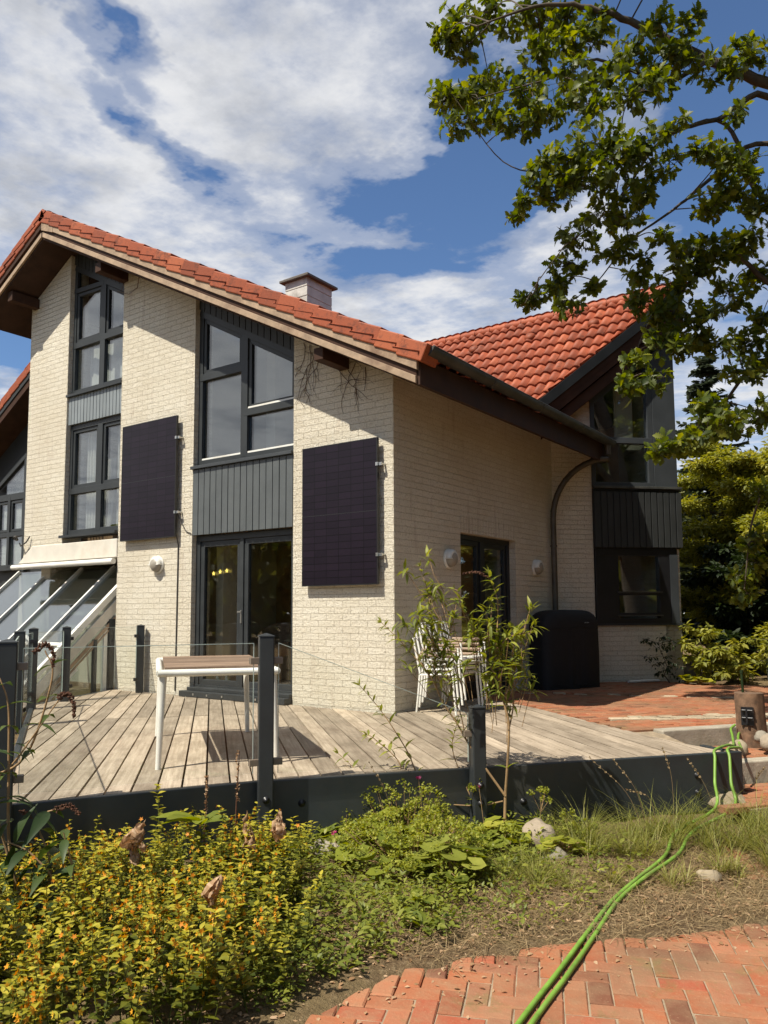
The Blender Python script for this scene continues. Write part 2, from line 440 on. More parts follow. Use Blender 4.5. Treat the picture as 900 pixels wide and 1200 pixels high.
M['rock'] = mat_plain('field_stone', (.30, .245, .18), .85, .3, 7, .9, dirt=((.22, .17, .11), .7))
M['wood_edge'] = mat_leaf('woodland_leaf', [(.05, .07, .015), (.13, .15, .03), (.26, .25, .06)], .45, .6)
M['bark'] = mat_plain('bark', (.085, .065, .045), .9, .45, 9, 1.0)
M['twig'] = mat_plain('twig_bark', (.30, .19, .09), .8, .3, 12, .5)
M['vine'] = mat_plain('dead_vine', (.13, .085, .06), .9, .3, 12, .5)
M['log'] = mat_plain('split_log', (.17, .10, .058), .85, .5, 14, 1.0, dirt=((.06, .04, .025), .8))
M['oak'] = mat_leaf('oak_leaf', [(.034, .054, .009), (.080, .115, .015), (.15, .185, .022), (.30, .315, .034)], .52, .45)
M['shrubleaf'] = mat_leaf('lance_leaf', [(.10, .14, .02), (.24, .27, .04), (.40, .41, .075)], .4, .5)
M['bigleaf'] = mat_leaf('dull_leaf', [(.022, .045, .012), (.05, .085, .02), (.11, .15, .03)], .3, .5)
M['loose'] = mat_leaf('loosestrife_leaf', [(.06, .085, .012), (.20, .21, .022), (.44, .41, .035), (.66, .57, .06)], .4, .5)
M['yellow'] = mat_leaf('yellow_petal', [(.72, .26, .012), (.78, .38, .02), (.82, .58, .06)], .3, .6)
M['lime'] = mat_leaf('lime_frond', [(.17, .21, .025), (.33, .36, .04), (.52, .50, .08)], .4, .55)
M['grass'] = mat_leaf('long_grass', [(.14, .17, .03), (.30, .30, .065), (.50, .43, .17)], .4, .5)
M['straw'] = mat_leaf('dry_straw', [(.22, .15, .07), (.36, .26, .13), (.52, .40, .22)], .25, .7)
M['dead'] = mat_leaf('withered_leaf', [(.30, .17, .08), (.48, .31, .17), (.62, .45, .29)], .25, .8)
M['spike'] = mat_plain('seed_spike', (.10, .042, .022), .95, .5, 30, 1.0)
M['pink'] = mat_leaf('pink_petal', [(.45, .04, .16), (.55, .07, .22)], .3, .6)
M['spruce'] = mat_leaf('spruce_needle', [(.035, .05, .032), (.07, .095, .06), (.12, .145, .085)], .2, .6)
M['bgleaf'] = mat_leaf('thicket_leaf', [(.06, .08, .014), (.20, .22, .032), (.38, .38, .06), (.54, .50, .10)], .4, .5)
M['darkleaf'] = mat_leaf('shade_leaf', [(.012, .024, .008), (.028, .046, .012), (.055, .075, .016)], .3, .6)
M['hose'] = mat_plain('green_hose', (.16, .30, .04), .5, .25, 9, .1, dirt=((.20, .19, .09), .5))
M['cover'] = mat_plain('black_fabric', (.0065, .0065, .008), .75, .2, 6, .4)
M['lampglass'] = mat_plain('frosted_lamp', (.30, .275, .225), .35, .06, 6, .05)
M['inner'] = mat_plain('room_plaster', (.52, .48, .41), .8, .06, 2, .05)
M['innerdark'] = mat_plain('room_wood', (.42, .25, .11), .6, .25, 3, .1)
M['innerfloor'] = mat_plain('room_floor', (.22, .14, .08), .5, .2, 3, .1)
M['curtain'] = mat_leaf('sheer_curtain', [(.78, .76, .72), (.82, .80, .77)], .35, .8, .1)
M['star'] = mat_emit('star_light', (1, .75, .15), 1.2)
M['bottle'] = mat_glass('bottle_glass', (.5, .8, .72), .15)
M['label'] = mat_plain('paper_label', (.7, .72, .7), .7, .1, 6, .05)
M['tank'] = mat_plain('grey_green_tank', (.20, .24, .22), .6, .2, 3, .2)
M['cable'] = mat_plain('dark_cable', (.05, .045, .04), .6, .2, 6, .1)
OAK_CLUSTERS= [(0.84, 0.16, 8.45, 0.28), (0.99, 0.17, 8.15, 0.23), (0.77, -0.01, 8.19, 0.18), (1.15, 0.38, 8.61, 0.23), (0.95, -0.32, 7.25, 0.2), (1.15, -0.14, 7.28, 0.22), (1.11, -0.34, 6.86, 0.17), (1.29, 0.07, 7.52, 0.22), (1.43, -0.11, 6.95, 0.22), (1.7, -0.1, 6.72, 0.21), (1.68, 0.07, 7.22, 0.26), (1.76, 0.33, 7.81, 0.27), (1.38, 0.42, 8.38, 0.18), (1.76, 0.46, 8.28, 0.27), (2.09, 0.45, 8.16, 0.22), (2.22, 0.31, 7.64, 0.26), (2.46, 0.41, 7.86, 0.21), (2.2, 0.11, 7.17, 0.25), (2.0, -0.06, 6.75, 0.21), (2.43, -0.06, 6.71, 0.24), (2.62, 0.14, 7.09, 0.24), (2.81, 0.34, 7.39, 0.21), (3.1, 0.47, 7.3, 0.2), (3.0, 0.56, 7.71, 0.17), (3.26, 0.82, 7.76, 0.17), (2.89, 0.03, 6.7, 0.24), (3.07, 0.21, 6.86, 0.2), (3.29, 0.62, 7.22, 0.2), (3.53, 0.94, 7.22, 0.21), (3.72, 1.4, 7.5, 0.26), (2.63, -0.2, 6.15, 0.27), (2.28, -0.14, 6.14, 0.24), (2.0, -0.09, 6.22, 0.17), (1.9, 0.03, 6.05, 0.17), (1.65, 0.15, 6.0, 0.13), (1.5, 0.28, 5.92, 0.11), (2.13, 0.01, 5.96, 0.21), (2.49, -0.06, 5.85, 0.24), (2.85, -0.17, 5.92, 0.27), (3.07, -0.12, 6.03, 0.19), (2.48, 0.17, 5.62, 0.24), (2.13, 0.4, 5.56, 0.19), (1.96, 0.58, 5.4, 0.18), (1.77, 0.69, 5.22, 0.16), (1.51, 0.72, 5.15, 0.14), (1.86, 0.69, 4.97, 0.16), (1.37, 0.72, 5.14, 0.11), (2.2, 0.65, 5.1, 0.11), (2.76, 0.2, 5.54, 0.24), (2.54, 0.45, 5.37, 0.19), (2.97, 0.05, 5.66, 0.16), (3.17, 0.01, 5.82, 0.15), (2.67, 0.66, 5.11, 0.13), (2.81, 0.63, 5.23, 0.1), (2.68, 0.73, 4.83, 0.17), (2.99, 0.57, 5.37, 0.1), (3.27, 1.02, 5.38, 0.19), (3.08, 0.83, 5.28, 0.17), (3.43, 0.76, 5.66, 0.2), (3.62, 0.95, 5.85, 0.24), (3.76, 1.44, 5.85, 0.21), (3.6, 1.57, 5.59, 0.26), (3.37, 1.29, 5.37, 0.21), (3.17, 1.09, 5.18, 0.17), (2.97, 0.91, 4.99, 0.21), (2.82, 0.81, 4.77, 0.19), (3.02, 0.96, 4.65, 0.25), (2.91, 0.73, 4.39, 0.16), (3.2, 1.23, 4.74, 0.17), (3.38, 1.58, 5.03, 0.22), (3.6, 1.96, 5.28, 0.22), (3.61, 2.03, 4.84, 0.18), (3.56, 0.55, 6.02, 0.2), (3.44, 0.29, 6.02, 0.15), (3.74, 0.98, 6.08, 0.16), (3.3, 0.14, 6.31, 0.1), (3.68, 0.82, 6.57, 0.12), (2.88, 0.37, 3.89, 0.17), (2.65, 0.23, 3.84, 0.12), (2.74, 0.43, 4.09, 0.16), (2.97, 0.71, 4.27, 0.19), (3.07, 0.2, 3.17, 0.13), (2.98, 0.13, 3.12, 0.1), (3.2, 0.36, 3.22, 0.15), (3.32, 0.56, 3.36, 0.18), (3.35, 0.71, 3.59, 0.19), (3.51, 0.98, 3.47, 0.19), (3.67, 1.36, 3.61, 0.18), (3.51, 1.38, 4.09, 0.18), (3.63, 1.7, 4.2, 0.18), (3.31, 1.27, 4.42, 0.18), (3.52, 1.71, 4.5, 0.2), (3.18, 1.08, 4.46, 0.16), (3.6, 1.56, 2.83, 0.13), (3.3, 1.98, 1.97, 0.15), (3.47, 1.97, 2.36, 0.17), (3.33, 2.1, 1.78, 0.13), (3.45, 2.2, 2.11, 0.15), (2.82, 0.13, 10.64, 0.28), (2.29, 0.18, 11.18, 0.29), (6.1, 2.28, 8.42, 0.31), (2.87, -0.4, 8.88, 0.24), (2.43, 0.12, 10.91, 0.26), (6.15, 2.39, 8.39, 0.32), (5.66, 2.32, 10.51, 0.27), (4.67, 2.19, 9.34, 0.36), (6.07, 2.45, 10.67, 0.31), (4.95, 1.97, 9.7, 0.25), (3.96, 1.45, 11.18, 0.37), (5.86, 1.72, 8.81, 0.24), (6.05, 1.76, 8.66, 0.31), (5.79, 1.73, 8.97, 0.26), (4.58, 1.78, 9.99, 0.25), (3.15, 0.19, 8.42, 0.22), (1.7, -0.27, 9.42, 0.27), (4.26, 1.34, 9.69, 0.27), (6.6, 2.62, 10.14, 0.27), (2.72, -0.31, 8.78, 0.25), (3.42, 0.27, 8.51, 0.25), (4.25, 2.25, 9.07, 0.26), (1.73, -0.05, 10.83, 0.35), (4.68, 2.19, 10.91, 0.29), (2.61, -0.38, 9.27, 0.22), (5.01, 2.74, 9.05, 0.38), (6.07, 2.43, 3.02, 0.17), (4.79, 2.47, 3.15, 0.31), (5.17, 2.29, 3.19, 0.27), (6.5, 2.55, 6.15, 0.2), (5.51, 2.52, 7.33, 0.24), (7.0, 3.41, 6.2, 0.18), (4.22, 2.08, 7.44, 0.32), (5.21, 2.13, 6.42, 0.19), (7.1, 3.88, 5.9, 0.22), (4.26, 2.53, 8.36, 0.23), (6.17, 2.49, 6.97, 0.18), (5.59, 2.02, 6.44, 0.32), (4.33, 2.83, 5.71, 0.34), (5.15, 2.39, 2.99, 0.25), (4.79, 2.46, 6.09, 0.19), (5.39, 2.11, 6.56, 0.31), (6.58, 3.39, 5.46, 0.18), (4.89, 2.28, 6.88, 0.22), (4.63, 2.47, 3.67, 0.21), (4.05, 2.02, 3.36, 0.28), (7.12, 3.82, 5.98, 0.33), (5.91, 2.54, 3.87, 0.28)]
OAK_LIMBS= [[(5.66, 4.12, 1.14, 0.24), (5.65, 3.89, 3.08, 0.22), (5.63, 3.68, 4.83, 0.2), (5.49, 3.27, 6.52, 0.17), (5.11, 2.71, 7.99, 0.13), (4.74, 2.25, 9.8, 0.08), (4.39, 1.59, 11.28, 0.03)], [(5.49, 3.27, 6.52, 0.12), (4.68, 2.37, 7.17, 0.085), (3.88, 1.55, 7.25, 0.06), (3.37, 1.15, 7.51, 0.05), (2.86, 0.75, 7.83, 0.04), (2.46, 0.33, 7.97, 0.03), (2.02, 0.0, 8.03, 0.02), (1.41, -0.4, 7.81, 0.008)], [(3.37, 1.15, 7.51, 0.03), (3.01, 0.8, 7.21, 0.02), (2.43, 0.36, 7.44, 0.015), (2.05, 0.11, 7.26, 0.01), (1.32, -0.26, 7.11, 0.006)], [(5.63, 3.68, 4.83, 0.1), (4.72, 2.48, 6.51, 0.06), (3.81, 1.63, 5.99, 0.035), (3.48, 1.31, 6.82, 0.02), (2.95, 0.94, 6.68, 0.014), (2.49, 0.64, 6.46, 0.012)], [(5.58, 3.59, 5.31, 0.09), (4.57, 2.47, 6.66, 0.05), (3.89, 1.45, 7.05, 0.035), (3.43, 1.15, 6.8, 0.025), (2.97, 0.84, 6.62, 0.018), (2.52, 0.48, 5.85, 0.01), (2.06, 0.2, 5.41, 0.006)], [(5.64, 3.75, 4.24, 0.09), (4.52, 2.53, 5.9, 0.05), (3.83, 1.7, 6.66, 0.028), (3.27, 1.35, 6.26, 0.02), (2.98, 1.05, 5.9, 0.014), (2.59, 0.81, 5.58, 0.01), (2.26, 0.63, 5.13, 0.006)], [(5.64, 3.82, 3.66, 0.08), (4.46, 2.61, 4.76, 0.04), (3.74, 1.8, 5.16, 0.03), (3.38, 1.51, 5.53, 0.02), (3.0, 1.17, 5.03, 0.015), (2.68, 0.98, 4.67, 0.01), (2.46, 0.89, 4.07, 0.005)], [(5.65, 3.89, 3.08, 0.08), (4.41, 2.67, 3.91, 0.04), (3.69, 1.86, 4.32, 0.025), (3.29, 1.62, 3.86, 0.015), (2.89, 1.38, 3.45, 0.01), (2.67, 1.24, 3.34, 0.005)], [(5.63, 3.92, 2.69, 0.06), (4.36, 2.73, 3.05, 0.03), (3.77, 2.06, 3.02, 0.02), (3.48, 1.9, 2.66, 0.012), (3.34, 1.89, 1.82, 0.005)], [(5.11, 2.71, 7.99, 0.08), (4.39, 1.98, 8.86, 0.05), (3.68, 1.29, 9.34, 0.03), (2.82, 0.52, 9.62, 0.02), (1.93, -0.14, 9.81, 0.01)], [(2.49, 0.64, 6.46, 0.012), (1.95, 0.27, 6.32, 0.009), (1.51, -0.06, 6.42, 0.006), (1.1, -0.43, 7.15, 0.004)], [(2.06, 0.2, 5.41, 0.006), (1.78, 0.16, 5.09, 0.005), (1.65, 0.1, 4.86, 0.003)]]
SH_STEMS= [[(0.0, 0.02), (0.011, 0.285), (0.027, 0.481), (0.045, 0.78), (0.017, 0.919), (-0.01, 1.082), (-0.03, 1.325), (-0.02, 1.571), (-0.024, 1.695), (-0.082, 1.869)], [(0.044, 0.75), (0.077, 0.901), (0.086, 1.04), (0.143, 1.162), (0.146, 1.326), (0.18, 1.497)], [(0.011, 0.285), (-0.106, 0.448), (-0.183, 0.554), (-0.261, 0.673), (-0.333, 0.793), (-0.412, 0.907), (-0.472, 1.047), (-0.483, 1.201), (-0.493, 1.405), (-0.521, 1.698), (-0.588, 1.926)], [(-0.412, 0.907), (-0.36, 1.079), (-0.419, 1.281), (-0.368, 1.448), (-0.308, 1.715), (-0.332, 1.759)], [(-0.01, 1.082), (-0.111, 1.264), (-0.2, 1.479), (-0.26, 1.603)], [(-0.472, 1.047), (-0.576, 1.201), (-0.67, 1.293), (-0.733, 1.374), (-0.878, 1.512)], [(-0.03, 1.325), (0.075, 1.417), (0.209, 1.435)], [(-0.008, 0.243), (-0.189, 0.208), (-0.475, 0.218), (-0.679, 0.206), (-0.847, 0.201), (-0.991, 0.366), (-1.213, 0.545)], [(-0.475, 0.218), (-0.615, 0.436), (-0.676, 0.586), (-0.8, 0.798), (-0.925, 0.95), (-1.021, 1.061)], [(-0.847, 0.201), (-0.739, 0.464), (-0.927, 0.655), (-0.99, 0.69)], [(-0.261, 0.673), (-0.301, 0.866), (-0.361, 0.987)], [(-0.189, 0.179), (-0.278, 0.355), (-0.366, 0.593), (-0.333, 0.775)]]

# ------------------------------------------------------------------ camera
cam = bpy.data.cameras.new('camera'); co_ = bpy.data.objects.new('camera', cam); COL.objects.link(co_); S.camera = co_
FPX, H_ = 923.0, 84.0
pit = math.atan2(H_, FPX); azi = math.atan2(662, math.hypot(FPX, H_)); rol = R(.3)
fwd = V(-math.sin(azi), math.cos(azi), 0); rgt = V(math.cos(azi), math.sin(azi), 0); upv = V(0, 0, 1)
F_ = math.cos(pit)*fwd + math.sin(pit)*upv; U0 = -math.sin(pit)*fwd + math.cos(pit)*upv
U_ = math.cos(rol)*U0 + math.sin(rol)*rgt; R_ = math.cos(rol)*rgt - math.sin(rol)*U0
EYE = V(5.148, -7.405, 1.60)
co_.matrix_world = Matrix(((R_[0], U_[0], -F_[0], EYE[0]), (R_[1], U_[1], -F_[1], EYE[1]), (R_[2], U_[2], -F_[2], EYE[2]), (0, 0, 0, 1)))
cam.sensor_fit = 'VERTICAL'; cam.sensor_height = 36; cam.sensor_width = 27; cam.lens = FPX/1200*36; cam.shift_y = 32/1200
cam.clip_start = .05; cam.clip_end = 2000

# ------------------------------------------------------------------ light and sky
LDIR = unit(V(.31, 1, -1.56))
sun = bpy.data.lights.new('sun', 'SUN'); sun.energy = SUN_E; sun.angle = R(.53); sun.color = (1.0, .93, .80)
so = bpy.data.objects.new('sun', sun); COL.objects.link(so)
so.rotation_euler = Vector(LDIR).to_track_quat('-Z', 'Y').to_euler(); so.location = (-10, -30, 45)
W = bpy.data.worlds.new('World'); S.world = W; W.use_nodes = True
nt = W.node_tree; nt.nodes.clear(); wo = nt.nodes.new('ShaderNodeOutputWorld')
sky = nt.nodes.new('ShaderNodeTexSky'); sky.sky_type = 'NISHITA'; sky.sun_disc = False
SD = -LDIR; sky.sun_elevation = math.asin(SD[2]); sky.sun_rotation = math.atan2(SD[0], SD[1]); sky.air_density = 1.0; sky.dust_density = .1; sky.ozone_density = 7.5
tc = nt.nodes.new('ShaderNodeTexCoord'); sep = nt.nodes.new('ShaderNodeSeparateXYZ'); L(nt, tc.outputs['Generated'], sep.inputs[0])
zz = math_(nt, 'MAXIMUM', sep.outputs[2], .045)
px_ = math_(nt, 'DIVIDE', sep.outputs[0], zz); py_ = math_(nt, 'DIVIDE', sep.outputs[1], zz)
cb = nt.nodes.new('ShaderNodeCombineXYZ'); L(nt, px_, cb.inputs[0]); L(nt, py_, cb.inputs[1])
P_ = cb.outputs[0]
def mapv(v, sc, loc=(0, 0, 0)):
    m_ = nt.nodes.new('ShaderNodeMapping'); m_.inputs['Scale'].default_value = sc; m_.inputs['Location'].default_value = loc; L(nt, v, m_.inputs[0]); return m_.outputs[0]
n1 = noise(nt, mapv(P_, (1, 1, 1), (3.1, 1.7, 0)), 1.7, 9, .58)
n2 = noise(nt, mapv(P_, (1, 1, 1), (7.3, 2.2, 0)), 6.0, 8, .62)
n3 = noise(nt, mapv(P_, (1, 1, 1), (7.3, 2.2, 0)), 19.0, 6, .62)
cov = math_(nt, 'MULTIPLY_ADD', n2, .40, math_(nt, 'MULTIPLY_ADD', n3, .09, math_(nt, 'MULTIPLY', n1, .62)))
cov = math_(nt, 'ADD', cov, .075)
# the cloud bank thins out to blue behind the viewer and to the right
thin = math_(nt, 'ADD', math_(nt, 'MULTIPLY', py_, -.10), math_(nt, 'MULTIPLY_ADD', px_, .5, .0), None, True)
cov = math_(nt, 'MULTIPLY_ADD', thin, -.22, cov)
cov = math_(nt, 'ADD', cov, math_(nt, 'MULTIPLY', math_(nt, 'MULTIPLY_ADD', px_, -.4, -.75, True), math_(nt, 'MULTIPLY_ADD', py_, -1.0, .6, True)))
# the openings between the clouds: (x/z, y/z, radius x, radius y, turn, depth) on the cloud layer
HOLES = [(-1.12, .78, .05, .14, .3, .27), (-1.28, .99, .055, .13, .3, .25), (-1.34, 1.19, .07, .11, .2, .24), (-1.0, 1.60, .16, .26, -.4, .42), (-.80, 1.56, .18, .20, 0, .46), (-.68, 1.43, .15, .25, .3, .44),
         (-1.22, 1.83, .26, .12, .5, .38), (-1.42, 1.50, .08, .10, 0, .16), (-.33, 1.75, .22, .45, .2, .42), (-.2, 1.25, .25, .35, 0, .40), (-2.75, 1.60, .35, .2, -.5, .40), (-.45, 2.75, .35, .25, 0, .15), (-.92, .62, .2, .1, 0, .1), (-1.8, .1, .6, .4, 0, -.25)]
for hx, hy, rx, ry, tr, dp in HOLES:
    mp = nt.nodes.new('ShaderNodeMapping'); mp.vector_type = 'TEXTURE'
    mp.inputs['Location'].default_value = (hx, hy, 0); mp.inputs['Rotation'].default_value = (0, 0, tr); mp.inputs['Scale'].default_value = (rx, ry, 1)
    wv = nt.nodes.new('ShaderNodeVectorMath'); wv.operation = 'MULTIPLY_ADD'
    nw = noise(nt, P_, 3.5, 5, .6, 'Color'); sb = nt.nodes.new('ShaderNodeVectorMath'); sb.operation = 'SUBTRACT'; L(nt, nw, sb.inputs[0]); sb.inputs[1].default_value = (.5, .5, .5)
    L(nt, sb.outputs[0], wv.inputs[0]); wv.inputs[1].default_value = (.35, .35, 0); L(nt, P_, wv.inputs[2])
    L(nt, wv.outputs[0], mp.inputs[0])
    ln = nt.nodes.new('ShaderNodeVectorMath'); ln.operation = 'LENGTH'; L(nt, mp.outputs[0], ln.inputs[0])
    g = math_(nt, 'SUBTRACT', 1.35, ln.outputs['Value'], None, True)
    cov = math_(nt, 'MULTIPLY_ADD', g, -dp, cov)
mask = ramp(nt, cov, [(.40, (0, 0, 0)), (.53, (.36, .36, .36)), (.74, (1, 1, 1))], 'EASE')
shade = noise(nt, mapv(P_, (1, 1, 1), (1.3, 4.2, 0)), 2.6, 7, .6)
ccol = ramp(nt, math_(nt, 'MULTIPLY_ADD', shade, .75, math_(nt, 'MULTIPLY', n2, .3)), [(.40, (.97, .97, .975)), (.52, (.86, .87, .895)), (.66, (.56, .585, .64))])
sc_ = nt.nodes.new('ShaderNodeVectorMath'); sc_.operation = 'SCALE'; L(nt, ccol, sc_.inputs[0]); sc_.inputs['Scale'].default_value = CLOUD_B
sk_ = nt.nodes.new('ShaderNodeVectorMath'); sk_.operation = 'SCALE'; L(nt, sky.outputs[0], sk_.inputs[0]); sk_.inputs['Scale'].default_value = 1.0
mixw = mixc(nt, mask, sk_.outputs[0], sc_.outputs[0])
bg = nt.nodes.new('ShaderNodeBackground'); bg.inputs[1].default_value = SKY_S; L(nt, mixw, bg.inputs[0]); L(nt, bg.outputs[0], wo.inputs[0])
vs = S.view_settings; vs.view_transform = 'Standard'; vs.look = 'None'; vs.exposure = EXPO; vs.gamma = 1.0; vs.use_curve_mapping = False
S.display_settings.display_device = 'sRGB'
S.cycles.use_denoising = True
try: S.cycles.denoiser = 'OPENIMAGEDENOISE'
except Exception: pass
S.cycles.max_bounces = 8; S.cycles.transparent_max_bounces = 16; S.cycles.diffuse_bounces = 3; S.cycles.glossy_bounces = 4; S.cycles.transmission_bounces = 6
S.cycles.caustics_reflective = False; S.cycles.caustics_refractive = False; S.cycles.sample_clamp_indirect = 6

# ------------------------------------------------------------------ house
RX = -6.55                       # main ridge
def zs(x):                       # underside of the main roof
    return 4.35 - .507*x if x > RX else 4.35 - .507*RX + .53*(x-RX)
house = empty('house', 'white painted brick gabled house with red clay tile roofs and dark window bays', 'house', loc=(-3.5, 3.0, .45))

class Plane:
    def __init__(s, o, t, n): s.o = V(*o); s.t = V(*t); s.n = V(*n)
    def p(s, a, z, d=0.0): return s.o + s.t*a + s.n*d + V(0, 0, z)
FR = Plane((0, 0, 0), (1, 0, 0), (0, -1, 0)); SD_ = Plane((0, 0, 0), (0, 1, 0), (1, 0, 0))
q2 = math.sqrt(.5); IC = (0, 4.513, 0); WG = Plane(IC, (q2, q2, 0), (q2, -q2, 0))
def face_wall(name, pl, poly, thick=.3, mat='brick', d=0.0, parent=house):
    b = MB(); b.prism([pl.p(a, z, d) for a, z in poly], -pl.n*thick); return b.build(name, M[mat], parent)
def bars(b, pl, segs, d=-.08, depth=.07):
    for k, (a0, z0, a1, z1, w) in enumerate(segs):
        dd = d + .0012*(k % 7)
        b.bar(pl.p(a0, z0, dd), pl.p(a1, z1, dd), w, depth, pl.n)
def sash(b, pl, poly, w=.055, d=-.095, depth=.06):
    """ring of a casement inside the opening poly (a, z), ordered round"""
    n = len(poly); c = np.mean(np.array(poly, float), axis=0)
    P = [np.array(q, float) for q in poly]; inn = []
    for i in range(n):
        p0, p1, p2 = P[i-1], P[i], P[(i+1) % n]
        e1 = unit(p1-p0); e2 = unit(p2-p1); n1 = V(-e1[1], e1[0]); n2 = V(-e2[1], e2[0])
        if np.dot(n1, c-p1) < 0: n1 = -n1
        if np.dot(n2, c-p1) < 0: n2 = -n2
        A = np.array([n1, n2])
        try: q = np.linalg.solve(A, [np.dot(n1, p1)+w, np.dot(n2, p1)+w])
        except Exception: q = p1 + n1*w
        inn.append(q)
    for i in range(n):
        j = (i+1) % n
        b.prism([pl.p(*P[i], d), pl.p(*P[j], d), pl.p(*inn[j], d), pl.p(*inn[i], d)], -pl.n*depth)
    return inn
def pane(pl, poly, parent, d=-.125, mat='glass'):
    b = MB(); b.prism([pl.p(a, z, d) for a, z in poly], -pl.n*.018); return b.build('pane', M[mat], parent)
def window(pl, segs, openings, name='window', mat='dark', gmat='glass', d=-.08, sashes=None, sw=.055, parent=house):
    b = MB(); bars(b, pl, segs, d)
    inns = []
    for k, op in enumerate(openings):
        inns.append(sash(b, pl, op, sw, d-.016) if sashes is None or sashes[k] else op)
    o = b.build(name, M[mat], parent, bevel=.004)
    for q in inns: pane(pl, [tuple(x) for x in q], o, d-.045, gmat)
    return o

# brick piers of the front
for x0, x1, zb in ((-1.555, 0.0, -.1), (-5.15, -3.46, -.1), (-7.78, -6.62, 2.45)):
    xs = [x0] + ([RX] if x0 < RX < x1 else []) + [x1]
    face_wall('brick_pier', FR, [(x0, zb), (x1, zb)] + [(x, zs(x)+.05) for x in reversed(xs)], .34)
# side wall with the door opening
face_wall('side_wall', SD_, [(.34, -.1), (1.52, -.1), (1.52, 2.62), (3.13, 2.62), (3.13, -.1), (4.513, -.1), (4.513, 4.45), (.34, 4.45)], .3)
# wing: brick beside and under the window bay, and the half of the prow out of view
face_wall('wing_wall', WG, [(0, -.1), (2.19, -.1), (2.19, 1.36), (.685, 1.36), (.685, 5.2), (0, 4.65)], .3)
b = MB(); tip = V(1.549, 6.062, 0)
b.prism([tip+V(0, 0, -.1), V(0, 7.61, -.1), V(0, 7.61, 4.7), tip+V(0, 0, 6.3)], V(-.2, -.2, 0)); b.build('wing_wall', M['brick'], house)
# left, back and shared walls
b = MB(); b.box(-7.78, -7.5, .34, 9, .2, 6.9); b.build('side_wall', M['brick'], house)
b = MB(); b.prism([(-7.78, 9, 0), (.0, 9, 0), (0, 9, 4.3), (RX, 9, 7.6), (-7.78, 9, 6.9)], (0, .3, 0)); b.build('back_wall', M['brick'], house)
b = MB(); b.box(-.3, 0, 7.61, 9, 0, 4.4); b.build('side_wall', M['brick'], house)

# rooms seen through the glass
b = MB()
b.prism([(-7.5, 3.6, .4), (-.3, 3.6, .4), (-.3, 3.6, 4.45), (RX, 3.6, 7.6), (-7.5, 3.6, 7.1)], (0, .15, 0))
b.box(-4.42, -4.3, .45, 3.6, .4, 6.5)
b.build('interior_wall', M['inner'], house)
b = MB(); b.box(-7.5, -.3, .45, 9, .32, .44); b.box(-7.5, -.3, .36, 3.6, 2.72, 2.84); b.build('interior_floor', M['innerfloor'], house)
b = MB(); b.box(-4.29, -.32, 2.6, 2.75, .45, 2.72); b.box(-2.3, -1.2, 3.0, 3.2, .45, 1.35); b.box(-3.5, -3.3, 2.2, 3.2, .45, 2.3); b.build('interior_cabinet', M['innerdark'], house)
b = MB(); b.box(-3.44, -3.30, .45, .75, .45, 2.70); b.box(-3.30, -3.12, 1.3, 1.5, 3.0, 5.6); b.build('interior_post', M['inner'], house)

# bay with the terrace door and the tall window above
tops = lambda x: 4.10 - .535*x         # slanted head of the bay windows
XL, XR = -3.46, -1.555
win = window(FR, [(XL+.04, 3.66, XL+.04, tops(XL), .08), (XR-.03, 3.66, XR-.03, tops(XR)+.02, .06), (XL, 3.70, XR, 3.70, .085), (XL, tops(XL)-.03, XR, tops(XR)-.03, .09),
                  (-2.535, 3.7, -2.535, tops(-2.535)-.03, .125), (XL, 4.945, -2.535, 4.945, .10), (-2.535, 4.305, XR, 4.305, .10)],
             [[(XL+.08, 3.74), (-2.60, 3.74), (-2.60, 4.895), (XL+.08, 4.895)], [(XL+.08, 4.995), (-2.60, 4.995), (-2.60, tops(-2.6)-.08), (XL+.08, tops(XL+.08)-.08)],
              [(-2.47, 3.74), (XR-.06, 3.74), (XR-.06, 4.255), (-2.47, 4.255)], [(-2.47, 4.355), (XR-.06, 4.355), (XR-.06, tops(XR-.06)-.08), (-2.47, tops(-2.47)-.08)]],
             sashes=[0, 1, 0, 1])
for a0, a1, z in ((XL+.08, -2.60, 3.755), (-2.47, XR-.06, 3.755), (-2.47, XR-.06, 4.37)):
    b = MB(); b.box(a0, a1, .088, .098, z-.012, z+.012); b.build('bead', M['white'], win)
def vboards(b, pl, a0, a1, zb, zt, pitch, d, depth=.03, gap=.012):
    """upright cladding boards; zb, zt functions of a"""
    n = max(1, int(round((a1-a0)/pitch))); w = (a1-a0)/n
    b.prism([pl.p(a0, zb(a0), d-depth*.6), pl.p(a1, zb(a1), d-depth*.6), pl.p(a1, zt(a1), d-depth*.6), pl.p(a0, zt(a0), d-depth*.6)], -pl.n*.03)
    for k in range(n):
        x0 = a0+k*w+gap/2; x1 = a0+(k+1)*w-gap/2; t = d + random.uniform(-.0015, .0015)
        b.prism([pl.p(x0, zb(x0), t), pl.p(x1, zb(x1), t), pl.p(x1, zt(x1), t), pl.p(x0, zt(x0), t)], -pl.n*depth)
b = MB(); vboards(b, FR, XL+.003, XR-.003, lambda x: 2.67, lambda x: 3.60, .118, .006); b.build('cladding', M['clad'], house, bevel=.003)
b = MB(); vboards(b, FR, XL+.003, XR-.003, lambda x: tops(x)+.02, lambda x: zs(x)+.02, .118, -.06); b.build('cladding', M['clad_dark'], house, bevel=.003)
b = MB(); b.box(XL-.015, XR-.004, -.045, .08, 3.605, 3.648); b.build('window_sill', M['column'], house, bevel=.004)
